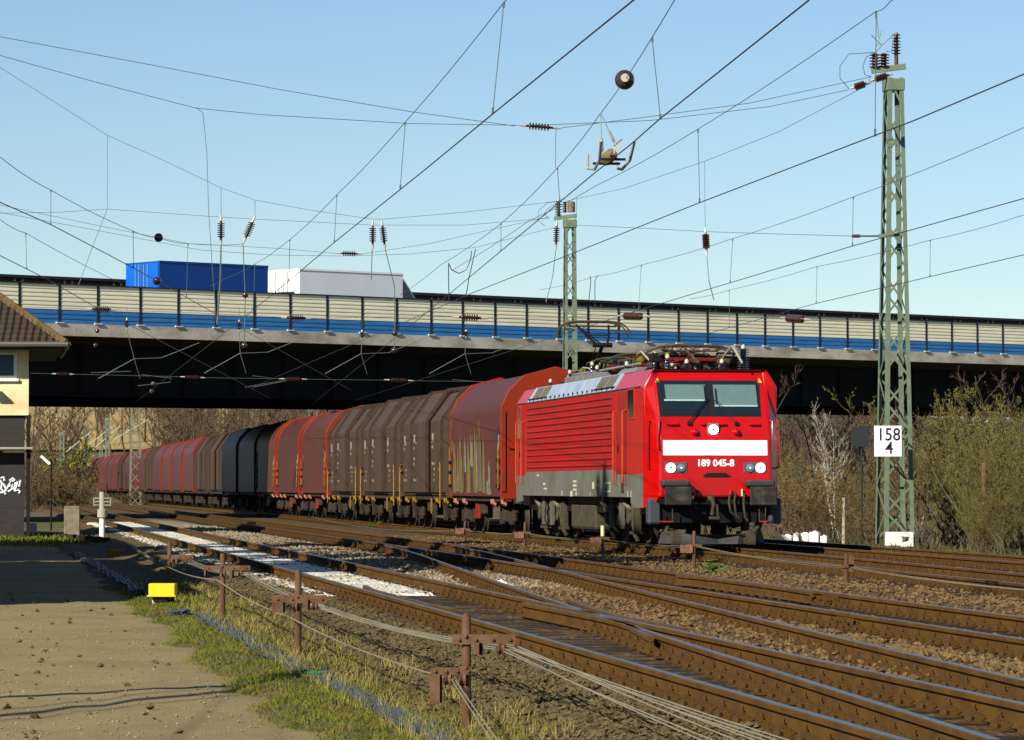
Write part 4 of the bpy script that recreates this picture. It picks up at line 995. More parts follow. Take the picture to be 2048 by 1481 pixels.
def wprof(k=1.0, rounded=True, dx=0.0):
    """half section from the sill to the ridge"""
    p = [(HW,1.06),(HW,3.38)]
    if rounded:
        p = [(HW,1.06),(HW,3.3),(1.475,3.5),(1.40,3.70),(1.27,3.90),(1.08,4.11),(.86,4.30),(.6,4.41),(.3,4.48),(0,4.51)]
    else: p = [(HW,1.15),(HW,3.38),(.86,4.25),(.0,4.36)]
    out = []
    for x, z in p: out.append((max(0,x+dx*(1 if x > .01 else 0)), z+(dx if z > 3.4 else 0)))
    return out
def shell(mb, y0, y1, pr, steps=1):
    rings = []
    for i in range(steps+1):
        y = y0+(y1-y0)*i/steps
        rings.append([V((x,y,z)) for x, z in pr]+[V((-x,y,z)) for x, z in reversed(pr[:-1])])
    mb.loft(rings, closed=False); return rings
def wagon_bogie(root, y, detail):
    b = bpy.data.objects.new('bogie', None); C.objects.link(b); b.parent = root; b.location = (0, y, 0)
    for k in (1, -1):
        x = k*1.0; q = MB()
        q.prism([(x,-1.2,.62),(x,-.95,.74),(x,-.3,.66),(x,.3,.66),(x,.95,.74),(x,1.2,.62),(x,.95,.50),(x,.35,.36),(x,-.35,.36),(x,-.95,.50)], (k*.12,0,0))
        for yw in (-.9, .9):
            q.box((k*1.08,yw,.47), (.22,.36,.34)); q.bar((k*1.14,yw-.22,.92),(k*1.14,yw-.1,.3),.06); q.bar((k*1.14,yw+.22,.92),(k*1.14,yw+.1,.3),.06)
            if detail:
                for dy in (-.27,.27): q.lathe([(.075,0),(.085,.05),(.075,.1),(.085,.15),(.075,.2),(.085,.25),(.07,.28)], (k*1.1,yw+dy,.38), n=8)
        q.build('bogie_frame', WFR, b)
    for yw in (-.9, .9):
        for k in (1, -1):
            q = MB(); q.lathe([(.49,0),(.46,.03),(.46,.12),(.40,.12),(.38,.08),(.14,.06),(.14,0)], (k*.72,yw,.47), (k,0,0), 20 if detail else 12); q.build('wheel', mat('wheel_steel', (.06,.052,.042), .7, .2, var=.3), b, smooth=True)
def make_wagon(kind, label, detail, loc, tarp=None, graffiti=False, yellow=False):
    W = thing('covered_wagon', label, 'goods wagon', loc, TRZ, 'covered coil wagons of the train')
    hl = 5.25
    fr = MB(); fr.bx(-1.15,1.15,-hl-.15,hl+.15,.86,1.05)
    for k in (1, -1):
        fr.bx(k*1.22,k*1.40,-hl,hl,.92,1.06)
        if detail:
            for i in range(13): y = -hl+.4+i*.8; fr.prism([(k*1.16,y,.92),(k*1.40,y,.92),(k*1.16,y,.74)], (0,.05,0))
    fr.build('underframe', WFR, W)
    if kind == 'tarp':
        tm = tarp or TARP
        mb = MB(); shell(mb, -hl+.12, hl-.12, wprof(), 1); mb.build('tarpaulin', tm, W, smooth=True)
        for sg in (1, -1):
            e = MB(); pr = [(HW+.018,.98),(HW+.018,3.50),(1.31,3.95),(.88,4.38),(0,4.62)]
            poly = [V((x,sg*(hl-.12),z)) for x, z in pr]+[V((-x,sg*(hl-.12),z)) for x, z in reversed(pr[:-1])]
            e.prism(poly, (0,sg*.14,0)); ew = e.build('end_wall', SHADE_END if tarp and tarp.name.startswith('dark_slate') else WRED, W, bevel=.02 if detail else 0)
            if detail:
                q = MB(); q.bar((HW-.06,sg*(hl+.03),1.2),(HW-.06,sg*(hl+.03),3.4),.10,.06); q.bar((-HW+.06,sg*(hl+.03),1.2),(-HW+.06,sg*(hl+.03),3.4),.10,.06); q.bar((-1.3,sg*(hl+.03),2.4),(1.3,sg*(hl+.03),2.4),.08,.06); q.build('wall_stiffener', WRED, ew)
        for k in (1, -1):
            if detail:
                for sg in (1, -1):
                    q = MB(); q.bx(k*(HW+.0),k*(HW+.03),sg*(hl-.62),sg*(hl-.50),1.25,3.0); q.build('locking_bar', WFR, W)
                    q = MB(); q.tube([(k*(HW+.06),sg*(hl-.22),1.3),(k*(HW+.06),sg*(hl-.22),2.5)], .016, 5); q.build('grip', WYEL, W)
                    q = MB(); q.bx(k*(HW+.005),k*(HW+.02),sg*(hl-.62),sg*(hl-.40),2.35,2.75); q.bx(k*(HW+.005),k*(HW+.02),sg*(hl-.60),sg*(hl-.46),1.9,2.2); q.build('stencil', STEN, W)
                    for z in (1.35,1.75,2.05): q = MB(); q.box((k*(HW+.05),sg*(hl-.35),z),(.09,.16,.10)); q.build('latch', M_BLACK, W)
    else:
        edges = [(-hl,-hl/3-.2,0.0),(hl/3+.2,hl,0.0),(-hl/3-.35,hl/3+.35,.07)]
        for (a, b_, dx) in edges:
            mb = MB(); pr = wprof(1, False, dx); rings = shell(mb, a, b_, pr, 1)
            for R in (rings[0], rings[-1]): mb.add(R, [tuple(range(len(R)))])
            h = mb.build('hood', HOOD, W, bevel=.03 if detail else 0)
            pr2 = wprof(1, False, dx+.03)
            for y in (a+.12, b_-.12):
                rb = MB()
                for (p, q_) in zip(pr2, pr2[1:]):
                    for sg in (1, -1): rb.bar((sg*p[0],y,p[1]), (sg*q_[0],y,q_[1]), .13, .06, up=(0,1,0))
                rb.build('hood_rib', HRIB, h)
            if detail:
                r = random.Random(int(a*10)+3)
                def mark(k, y0, y1, z0, z1): st = MB(); st.bx(k*(HW+dx), k*(HW+dx+.006), y0, y1, z0, z1); st.build('stencil', STEN, h)
                for k in (1, -1):
                    for i in range(9):
                        z = 1.5+i*.17
                        if r.random() < .45: mark(k, a+.45, a+.45+r.uniform(.10,.3), z, z+.09)
                        if r.random() < .35: mark(k, a+.95, a+.95+r.uniform(.08,.22), z, z+.07)
                    mark(k, a+.45, a+.85, 2.75, 3.0)
        for sg in (1, -1):
            e = MB(); pr = [(HW-.08,1.0),(HW-.08,3.30),(.80,4.12),(0,4.24)]
            e.prism([V((x,sg*hl,z)) for x, z in pr]+[V((-x,sg*hl,z)) for x, z in reversed(pr[:-1])], (0,sg*.10,0)); e.build('end_wall', HOOD, W)
        for k in (1, -1):
            q = MB(); q.bar((k*1.42,-hl,1.10),(k*1.42,hl,1.10),.05,.07); q.build('hood_rail', HRIB, W)
            if detail:
                for sg in (1, -1):
                    q = MB(); q.tube([(k*(HW+.1),sg*(hl-.1),.7),(k*(HW+.1),sg*(hl-.1),2.0),(k*(HW+.1),sg*(hl-.25),2.05)], .02, 5); q.box((k*(HW+.1),sg*(hl-.2),1.85),(.04,.22,.07)); q.build('grip', WYEL, W)
    if detail:
        for k in (1, -1):
            for y in (-4.9,-2.9,2.9,4.9):
                q = MB(); q.prism([(k*1.28,y-.28,.98),(k*1.42,y-.28,.98),(k*1.42,y-.28,.86),(k*1.36,y-.28,.80)], (0,.56,0)); q.build('jacking_plate', WYEL if kind != 'tarp' else mat('faded_pink_plate', (.42,.21,.15), .7), W)
            q = MB(); q.cbox((k*1.22,0,.72),(.12,.9,.34),.02); q.build('data_plate_box', WFR, W)
            q = MB(); q.cbox((k*1.25,-1.0 if kind == 'tarp' else 1.3,.66),(.08,.75,.5),.02); q.build('panel_box', WRED if kind == 'tarp' else WFR, W)
            if kind != 'tarp':
                for y in (-3.9, 3.9):
                    q = MB(); q.bar((k*1.30,y-.3,.95),(k*1.22,y-.05,.35),.07); q.bar((k*1.30,y+.3,.95),(k*1.22,y+.05,.35),.07); q.build('brake_strut', WFR, W)
                q = MB(); q.disc((k*1.45,1.9,.72),(k,0,0),.20,.25,18); q.bar((k*1.45,1.68,.72),(k*1.45,2.12,.72),.02); q.bar((k*1.45,1.9,.5),(k*1.45,1.9,.94),.02); q.build('handbrake_wheel', WYEL, W)
    for y in (-3.9, 3.9): wagon_bogie(W, y, detail)
    for sg in (1, -1):
        for x in (.875, -.875):
            q = MB(); q.lathe([(.10,0),(.10,.3),(.09,.3),(.09,.52),(.24,.55),(.24,.59)], (x,sg*(hl+.14),1.05), (0,sg,0), 12); q.build('buffer', M_BLACK, W, smooth=True)
    if graffiti:
        r = random.Random(12); cols = [mat('graffiti_yellow_green', (.155,.155,.05), .7, 0, col2=(.12,.075,.04), vscale=3), mat('graffiti_pale_grey', (.22,.225,.18), .7, 0, col2=(.14,.12,.10), vscale=4), mat('graffiti_violet', (.13,.085,.10), .7)]
        x = HW+.006
        def blob(pts, off): 
            return [V((x+off,y,z)) for y, z in pts]
        for (y, w_, h_, z0) in ((-4.2,.9,1.5,1.15),(-2.9,1.0,1.7,1.15),(-1.2,.8,1.6,1.15),(.2,.8,1.9,1.15),(1.1,.7,2.1,1.2),(1.9,.6,1.7,1.15)):
            g = MB(); n_ = 9; pts = [(y-w_/2,z0),(y+w_/2,z0)]
            pts += [(y+w_/2-w_*.75*(i/n_)**1.5+r.uniform(-.05,.05), z0+h_*(i/n_)**.8+r.uniform(-.06,.06)) for i in range(1, n_)]+[(y-w_*.28,z0+h_),(y-w_*.42,z0+h_*.6),(y-w_*.5,z0+h_*.25)]
            g.prism(blob(pts, 0), (.003,0,0)); g.build('graffiti', cols[0], W)
        for (y, w_, h_, z0) in ((-1.9,.35,1.0,1.75),(-.6,.5,.9,1.9),(.55,.25,1.5,1.3),(3.0,.5,1.0,1.1),(2.9,.9,.4,1.12),(-3.5,.2,1.3,1.2)):
            g = MB(); pts = [(y-w_/2,z0),(y+w_/2,z0),(y+w_*.3,z0+h_*.7),(y+w_*.4,z0+h_),(y+w_*.1,z0+h_*.7),(y-w_*.1,z0+h_*.8),(y-w_*.45,z0+h_*1.02)]
            g.prism(blob(pts, .004), (.003,0,0)); g.build('graffiti', cols[1], W)
        for (y, h_, l_) in ((-2.3,1.5,.2),(-.1,1.6,-.3),(.8,1.6,.25),(1.5,1.4,-.2),(-3.7,1.3,.15)):
            g = MB(); g.prism(blob([(y-.09,1.2),(y+.10,1.2),(y+l_+.09,1.2+h_),(y+l_-.07,1.2+h_)], .008), (.003,0,0)); g.build('graffiti', cols[2], W)
    return W
SHADE_TARP = mat('dark_slate_for_bridge_shade', (.022,.026,.034), .55, 0, col2=(.014,.017,.022), vscale=.9, stretch=(1,.6,1.4), spec=.3, bump=.15, bscale=2.2)  # tarpaulin darkened in colour to stand in for the bridge shadow
SHADE_END = mat('shade_dark_end_wall', (.016,.017,.02), .6)  # end walls coloured dark for the same bridge shadow
seq = {1:('tarp','red tarpaulin wagon sprayed with yellow-green graffiti, coupled behind the locomotive',TARP),
       2:('hood','brown steel hood wagon next behind the graffiti wagon',None), 3:('hood','middle one of the three sunlit brown steel hood wagons',None), 4:('hood','last of the three sunlit brown hood wagons, next to a red tarpaulin wagon',None),
       5:('tarp','first red tarpaulin wagon behind the brown hood wagons',TARP), 6:('tarp','second red tarpaulin wagon behind the brown hood wagons',TARP2), 7:('tarp','red tarpaulin wagon half in the shadow of the motorway bridge',TARP),
       8:('tarp','wagon wholly in the bridge shadow, shade painted into its dark slate colour, right of the other',SHADE_TARP), 9:('tarp','wagon darkened with painted bridge shadow next to the sunlit brown wagon',SHADE_TARP)}
streaks(TARP, (.055,.022,.020), (.4,1.6,.25), .50, .72); streaks(TARP2, (.05,.022,.020), (.4,1.6,.25), .50, .72); streaks(HOOD, (.035,.026,.020), (.4,2.2,.25), .50, .72)
u0 = V((cos(TRZ+pi/2), sin(TRZ+pi/2), 0))
def train_pt(D):
    """point of the track axis at distance D"""
    return V((X_of(uL(D), D), D, 0))
kinds_far = ['hood','hood','tarp','tarp','tarp','tarp','hood','tarp','tarp','tarp','hood','tarp','tarp','tarp','tarp','tarp','hood','tarp']
protos = {}
for k in range(1, 28):
    D = 100.4+11.9*(k-1)+5.6
    c = train_pt(D); dv = train_pt(D+5)-train_pt(D-5); rz = atan2(dv.x, -dv.y) if False else atan2(dv.y, dv.x)+pi/2
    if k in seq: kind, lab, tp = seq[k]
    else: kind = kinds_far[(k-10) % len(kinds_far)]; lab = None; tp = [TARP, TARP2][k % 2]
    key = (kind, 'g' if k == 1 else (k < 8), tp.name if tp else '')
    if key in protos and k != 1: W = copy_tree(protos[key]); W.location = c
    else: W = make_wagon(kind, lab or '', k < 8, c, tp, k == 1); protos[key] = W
    W.rotation_euler = (0, 0, rz)
    if not lab:
        n = k-9; ordn = ['first','second','third','fourth','fifth','sixth','seventh','eighth','ninth','tenth','eleventh','twelfth','thirteenth','fourteenth','fifteenth','sixteenth','seventeenth','eighteenth'][n-1]
        lab = 'distant %s wagon, %s one seen left of the bridge shadow' % ('brown hood' if kind == 'hood' else 'red tarpaulin', ordn)
        if k == 27: lab = 'last and farthest %s wagon at the tail of the train' % ('brown hood' if kind == 'hood' else 'red tarpaulin')
    W['label'] = lab
# ================================================================== masts and overhead wires
def mast(label, base, h, wx0, wy0, wx1, wy1, n=14, name='lattice_mast', group='lattice masts of the overhead line', brace=.045, leg=.10):
    t = thing(name, label, 'mast', base, TRZ-pi, group)
    def w(f): return wx0+(wx1-wx0)*f, wy0+(wy1-wy0)*f
    for sx in (-1, 1):
        for sy in (-1, 1):
            q = MB(); a, b = w(0); c, d = w(1)
            p0, p1 = V((sx*a/2, sy*b/2, 0)), V((sx*c/2, sy*d/2, h))
            q.bar(p0-V((sx*leg/2,0,0)), p1-V((sx*leg/2,0,0)), leg, .016, up=(1,0,0)) if False else None
            ux, uy = V((-sx*leg,0,0)), V((0,-sy*leg,0))
            # an angle section: two thin flanges
            q.prism([p0, p0+ux, p0+ux+V((0,-sy*.014,0)), p0+V((-sx*.014,-sy*.014,0)), p0+V((-sx*.014,0,0))+uy, p0+uy], p1-p0)
            q.build('leg', M_MAST, t)
    for ax in (0, 1):
        for sg in (-1, 1):
            q = MB(); pts = []
            for i in range(n+1):
                f = i/n*.985+.01; a, b = w(f); k = 1 if i % 2 else -1
                if sg < 0: k = -k
                pts.append(V((k*(a/2-.04), sg*(b/2-.012), h*f)) if ax == 0 else V((sg*(a/2-.012), k*(b/2-.04), h*f)))
            for p, r_ in zip(pts, pts[1:]): q.bar(p, r_, brace, .012, up=(0,1,0) if ax == 0 else (1,0,0))
            q.build('lattice_brace', M_MAST, t)
    for f in (.985,):
        a, b = w(f); q = MB(); q.cbox((0,0,h*f), (a+.06,b+.06,.34), .02); q.build('head_plate', M_MAST, t)
    return t
def hinge(mb, p, q, r, n=5):
    """a ribbed insulator between p and q with metal end caps"""
    p, q = V(p), V(q); d = q-p; L_ = d.length; d.normalize()
    pr = [(r*.35,0),(r*.35,L_*.1)]
    for i in range(n):
        z = L_*(.12+.76*i/n); pr += [(r*.38,z),(r*1.1,z+L_*.02),(r*1.0,z+L_*.055),(r*.38,z+L_*.065)]
    pr += [(r*.45,L_*.88),(r*.35,L_*.9),(r*.35,L_)]
    mb.lathe(pr, p, d, 10)
PALE = mat('pale_metal_fitting', (.50,.50,.42), .5, .3)
def insul(par, org, p, q, r, n=7):
    p, q = V(p), V(q)
    m = MB(); a, b = p.lerp(q,.18)-org, p.lerp(q,.82)-org; hinge(m, a, b, r, n); o = m.build('insulator', M_INSUL, par, smooth=True)
    for e0, e1 in ((p, p.lerp(q,.18)), (p.lerp(q,.82), q)):
        m = MB(); m.tube([e0-org, e1-org], [r*.22, r*.42] if e0 is p else [r*.42, r*.22], 7); m.build('end_fitting', PALE, par, smooth=True)
def wthing(name, label, cat, org, group=None): return thing(name, label, cat, org, 0, group)
def ball(par, org, p, r):
    m = MB(); m.lathe([(r*sin(pi*i/12)+1e-4, -r*cos(pi*i/12)) for i in range(13)], V(p)-org, (.15,-.2,1), 18); return m.build('wire_ball', mat('glossy_dark_ball', (.045,.028,.025), .18, 0, coat=.8), par, smooth=True)

def overhead(label, zc, contact, mess, drops, rc=.0075, rm=.0055, group='overhead lines above the tracks'):
    """contact: pixels of the wire at the constant height zc; drops: (xt,yt,xb,yb) hangers; mess: extra pixels of the upper wire with the row of the contact wire below them"""
    P = [atz(x, y, zc) for x, y in contact]
    P.sort(key=lambda p: p.y)
    P = [P[0]+(P[0]-P[1]).normalized()*45]+P+[P[-1]+(P[-1]-P[-2]).normalized()*70]      # the wire runs on past the camera and under the bridge
    org = P[len(P)//2].copy()
    t = wthing('overhead_line', label, 'overhead wire', org, group)
    m = MB(); m.tube([p-org for p in P], rc, 6); m.build('contact_wire', M_WIRED, t, smooth=True)
    top = []
    for xt, yt, xb, yb in drops:
        b = atz(xb, yb, zc); p = at(xt, yt, b.y); top.append(p)
        m = MB(); m.tube([b-org, p-org], .0052, 5); m.tube([b-org, b.lerp(p,.06)-org], .013, 5); m.tube([b.lerp(p,.95)-org, p-org], .013, 5); m.build('dropper', M_WIRE, t)
    for x, y, D in mess: top.append(at(x, y, D))
    top.sort(key=lambda p: p.y)
    v_ = (top[0]-top[1]); v_.z = 0; top.insert(0, top[0]+v_.normalized()*45)
    pts = []
    for a, b in zip(top, top[1:]): pts += sag(a, b, .03, 6)[:-1]
    pts.append(top[-1])
    m = MB(); m.tube([p-org for p in pts], rm, 5); m.build('messenger_wire', M_WIRE, t, smooth=True)
    return t, org
def Dz(y, z): return F*(z-CH)/(HOR-y)
lnA, oA = overhead('overhead line of the nearest track, running from the upper middle down to the left', 5.35, [(1420,-122),(1265,0),(985,227),(848,340),(670,483),(575,564),(482,640),(400,704)],
    [(1150,-170,Dz(-10,5.35)),(446,559,Dz(680,5.35)),(420,572,Dz(700,5.35))], [(1008,2,985,227),(810,243,800,377),(673,389,668,485),(579,479,577,562),(509,528,506,620)])
lnB, oB = overhead('overhead line with a large dark ball, running to the small mast', 5.35, [(1760,-118),(1617,0),(1320,237),(1262,288),(1190,345),(1002,502),(900,587),(800,668),(690,756)],
    [(1440,-170,Dz(-10,5.35)),(1202,225,Dz(345,5.35)),(881,530,Dz(600,5.35)),(800,590,Dz(668,5.35))], [(1305,73,1322,237),(1115,335,1120,404),(1002,447,1002,502)])
b_ = at(1250,158,Dz(293,5.35)); ball(lnB, oB, b_, .118)
m = MB(); m.lathe([(.05,0),(.05,.02)], b_-oB+V((0,-.117,.01)), (0,-1,0), 12); m.build('ball_plate', PALE, lnB)
# section insulator hanging in that line
c1, c0 = atz(1262,288,5.35), atz(1190,345,5.35); dd = (c1-c0).normalized(); md = c0.lerp(c1,.42)
sec = thing('section_insulator', 'section insulator with a curved skid frame hanging below the big ball', 'insulator', md)
m = MB(); hinge(m, -dd*.5+V((0,0,.06)), dd*.45+V((0,0,.06)), .075, 5); m.build('insulator', mat('dusty_brown_insulator', (.22,.17,.10), .5, 0, var=.4, vscale=8), sec, smooth=True)
for k in (-1, 1):
    sd_ = V((dd.y,-dd.x,0))*k*.17
    m = MB(); m.tube([-dd*.95+sd_+V((0,0,.17)), -dd*.75+sd_*1.1+V((0,0,-.02)), -dd*.1+sd_+V((0,0,-.09)), dd*.6+sd_*1.1+V((0,0,-.04)), dd*.95+sd_*1.2+V((0,0,.17))], .019, 6); m.build('skid', PALE, sec, smooth=True)
    m = MB(); m.bar(dd*.3*k-sd_, dd*.3*k+sd_, .03); m.build('cross_bar', M_BLACK, sec)
hk = at(1202,225,Dz(345,5.35))-md
for e in (-.8, .75):
    m = MB(); m.tube([hk, dd*e+V((0,0,.12))], .007, 5); m.tube([hk.lerp(dd*e+V((0,0,.12)),.6), hk.lerp(dd*e+V((0,0,.12)),.85)], .022, 6); m.build('suspension_wire', M_STEEL, sec)
for i in range(4): m = MB(); c = dd*(.65+.22*i)+V((0,0,.10)); m.bar(c-dd*.09-V((0,0,.05)), c-dd*.09+V((0,0,.05)), .016); m.bar(c-dd*.09+V((0,0,.05)), c+dd*.09+V((0,0,.05)), .016); m.build('link', PALE, sec)

lnC, oC = overhead('thick overhead line rising to the right edge just above the locomotive', 5.45, [(2120,116),(2048,148),(1830,240),(1400,405),(1150,505),(950,584),(880,614)],
    [(1880,-70,Dz(215,5.45)),(1783,0,Dz(258,5.45)),(1190,372,Dz(488,5.45)),(1060,440,Dz(540,5.45)),(905,540,Dz(604,5.45))], [(1755,20,1752,272),(1397,257,1400,405)])
lnD, oD = overhead('overhead line passing halfway up the tall mast on the right', 5.45, [(2130,372),(2048,397),(1830,458),(1706,492),(1460,566),(1290,617),(1060,690)],
    [(2130,222,Dz(372,5.45)),(2048,255,Dz(397,5.45)),(1190,553,Dz(648,5.45)),(1080,580,Dz(684,5.45))], [(1708,393,1706,492),(1466,477,1461,566),(1283,530,1277,621)])
lnE, oE = overhead('lowest overhead line on the right, crossing the mast just above the bridge', 5.45, [(2140,487),(2048,510),(1863,553),(1633,607),(1480,650),(1320,693)],
    [(2140,405,Dz(487,5.45)),(2048,430,Dz(510,5.45)),(1380,598,Dz(676,5.45))], [(1862,480,1861,553),(1635,533,1633,607),(1459,580,1459,656)])
lnF, oF = overhead('overhead line at the upper left ending in two glossy balls', 5.35, [(-90,352),(0,405),(100,449),(213,508),(312,561),(420,622)],
    [(-90,260,Dz(352,5.35)),(0,315,Dz(405,5.35)),(316,475,Dz(552,5.35)),(485,488,Dz(640,5.35))], [(100,380,100,449),(265,462,266,536),(375,487,372,594)])
ball(lnF, oF, at(316,475,Dz(552,5.35)), .085); ball(lnF, oF, atz(313,562,5.35), .085)
lnG, oG = overhead('thin overhead line low at the left edge above the tiled roof', 5.35, [(-60,482),(0,512),(90,557),(200,620),(300,672)], [(-60,405,Dz(482,5.35)),(0,440,Dz(512,5.35)),(240,566,Dz(640,5.35))], [(50,466,52,538)])

# ---- masts (base height below the rail heads)
mR_base = at(1789, 1089, 105.0)
mR = mast('tall green lattice mast carrying the white 158 4 board', mR_base, 13.3, .88, 1.1, .44, .60, 17, brace=.06, leg=.12)
mS_base = at(1140, 973, 158); mS_base.z = -.4
mS = mast('slimmer green lattice mast behind the first red wagon', mS_base, 13.2, .62, .9, .46, .5, 19, brace=.05, leg=.11)
top = at(1786, 140, 105)
def on(m, w): return V(m.matrix_basis.inverted() @ w)
bpy.context.view_layer.update()
for (x, y0, y1) in ((1752,135,105),(1770,133,105)):
    q = MB(); stack(q, on(mR, at(x,y0,105)), .17, (y0-y1)/70.2, 5); q.build('post_insulator', M_INSUL, mR, smooth=True)
q = MB(); q.tube([on(mR,at(1795,135,105)), on(mR,at(1795,108,105))], .06, 8); q.build('insulator_post', M_RUST, mR)
q = MB(); stack(q, on(mR,at(1795,108,105)), .13, .62, 7); q.build('post_insulator', M_INSUL, mR, smooth=True)
q = MB(); q.bar(on(mR,at(1745,140,105)), on(mR,at(1814,131,105)), .12, .16); q.bar(on(mR,at(1740,160,104.6)), on(mR,at(1772,150,104.6)), .07); q.build('head_crossarm', M_MAST, mR)
for pts in ([(1753,103),(1700,106),(1682,130),(1682,155),(1700,176)], [(1753,103),(1735,112),(1728,130),(1732,148),(1745,152)], [(1753,103),(1775,80),(1797,62)], [(1775,100),(1785,103),(1790,75),(1797,62)], [(1755,20),(1760,75),(1752,97)], [(1745,68),(1765,88)], [(1765,58),(1757,90)]):
    q = MB(); q.tube([on(mR, at(x,y,104.8)) for x, y in pts], .012, 5); q.build('jumper_wire', M_WIRE, mR)
for z_, lab in ((7.0,0),(10.0,0)):
    q = MB(); q.bar(on(mR, at(1758,472,105)), on(mR, at(1812,468,105)), .14, .09); q.build('wire_anchor', M_MAST, mR) if lab == 0 and z_ < 8 else None
for (x, w_, h_) in ((1786, .46, .40), (1810,.36,.40)):
    p = on(mR, at(x, 1078, 104.4)); q = MB()
    q.cbox((p.x,p.y,.16), (w_,.45,h_), .03) if x < 1800 else q.prism([(p.x-w_/2,p.y-.2,-.05),(p.x+w_/2,p.y-.2,-.05),(p.x+w_/2,p.y-.2,.36),(p.x-w_/2,p.y-.2,.36),(p.x-w_/2,p.y-.2,.24),(p.x+w_/5,p.y-.2,.22),(p.x+w_/5,p.y-.2,.10),(p.x-w_/2,p.y-.2,.06)], (0,.4,0))
    q.build('foundation_block', mat('white_limed_concrete', (.72,.71,.64), .85, 0, var=.2, vscale=4, bump=.3), mR)
# small mast head
for (x, y0, y1, r_) in ((1117,432,400,.16),(1130,425,403,.13)):
    q = MB(); stack(q, on(mS, at(x,y0,158)), r_, (y0-y1)/46.6, 6); q.build('post_insulator', M_INSUL, mS, smooth=True)
q = MB(); q.lathe([(.16,0),(.16,.42),(.10,.46)], on(mS, at(1143,424,158)), n=12); q.build('switch_box', mat('brown_switch_cylinder', (.20,.15,.11), .6, 0, var=.3), mS, smooth=True)
q = MB(); q.bar(on(mS,at(1108,437,158)), on(mS,at(1154,431,158)), .14, .16); q.build('head_crossarm', M_MAST, mS)
q = MB(); q.tube([on(mS,at(1154,396,158)), on(mS,at(1150,480,158))], .012, 5); q.build('earth_wire', M_WIRE, mS)
for pts in ([(1117,403),(1095,405),(1078,420),(1076,440),(1090,452)], [(1117,403),(1095,418),(1088,428),(1098,436)], [(1117,398),(1130,398)]):
    q = MB(); q.tube([on(mS, at(x,y,157.8)) for x, y in pts], .012, 5); q.build('jumper_wire', M_WIRE, mS)

far = []
def fmast(label, px, ytop, D, w=.75, w1=.45, base=-.5, arm=None, n=12):
    p = at(px, HOR, D); p.z = base; h = CH+(HOR-ytop)/F*D-base
    m = mast(label, p, h, w, w, w1, w1, n, leg=.13, brace=.06); far.append(m)
    if arm:
        for (x0, y0, x1, y1) in arm:
            q = MB(); q.tube([at(x0,y0,D)-p, at(x1,y1,D)-p], .045, 6)
            o = q.build('cantilever_arm', mat('pale_green_tube', (.33,.40,.33), .5, .2), None); o.parent = m; o.matrix_parent_inverse = Matrix.Rotation(-(TRZ-pi), 4, 'Z')
    return m
fmast('broad lattice mast under the bridge standing in front of the distant wagons', 271, 640, 300, 1.0, .6, n=16)
fmast('lattice mast behind the train whose head shows just under the bridge girder', 508, 803, 400, .85, .5, arm=[(386,842,455,872),(386,842,470,848)])
fmast('lattice mast rising out of the shadowed wagons beneath the bridge', 625, 700, 330, .95, .75)
fmast('slim ladder-like mast in front of the tail of the train', 215, 838, 380, .55, .42, arm=[(180,905,240,853),(228,880,300,838)], n=22)
fmast('short pale mast standing beside the yellowish bush, nearest to the signal box', 124, 866, 330, .5, .4, arm=[(132,905,180,866)])
fmast('pale lattice mast right of the yellowish bush', 172, 852, 390, .45, .35, arm=[(178,890,225,853)])
fmast('small distant mast just left of the tail wagons', 202, 884, 440, .5, .4)
fmast('small distant mast showing above the red wagon roofs', 350, 861, 460, .5, .4, arm=[(310,852,365,880)])
fmast('thin distant pole above the wagon roofs left of the bridge shadow', 401, 860, 470, .25, .2, arm=[(355,853,402,888)])

# ---- spans across the tracks
def span(label, segs, ins=(), hang=(), balls=(), rods=(), r=.009, group='wire spans across the tracks'):
    """segs: list of polylines [(px,py,D)...]"""
    P = [[at(*q) for q in s] for s in segs]; org = P[0][len(P[0])//2].copy()
    t = wthing('cross_span', label, 'span wire', org, group)
    for s in P: m = MB(); m.tube([p-org for p in s], r, 5); m.build('span_wire', M_WIRE, t)
    for a, b, rr in ins: insul(t, org, at(*a), at(*b), rr)
    for pl, rr in rods: m = MB(); m.tube([at(*q)-org for q in pl], rr, 6); m.build('hanger_rod', M_WIRE, t)
    for c, rr in balls: ball(t, org, at(*c), rr)
    return t
D1 = lambda x: 103+(x-1780)*.0022                      # span near the tall mast
D2 = lambda x: 156+(x-1140)*.0030
def s1(*p): return [(x, y, D1(x)) for x, y in p]
def s2(*p): return [(x, y, D2(x)) for x, y in p]
def i1(x0,y0,x1,y1,r): return ((x0,y0,D1(x0)),(x1,y1,D1(x1)),r)
def i2(x0,y0,x1,y1,r): return ((x0,y0,D2(x0)),(x1,y1,D2(x1)),r)
span('feeder wire across the whole sky with a brown insulator near the middle', [s1((-80,88),(0,110),(190,163),(390,215),(520,228),(820,246),(1060,250),(1300,240),(1540,212),(1700,178)), s1((390,214),(404,224),(412,300),(416,420),(424,540),(433,650))],
     ins=[i1(1036,249,1122,256,.095), i1(1702,176,1742,163,.10), i1(1742,160,1788,146,.10)])
span('thin upper wire crossing the sky from the left edge to the tall mast head', [s1((-80,55),(0,72),(300,128),(560,178),(820,222),(1030,251)), s1((1112,254),(1111,335)), s1((1122,255),(1300,232),(1500,205),(1745,152))])
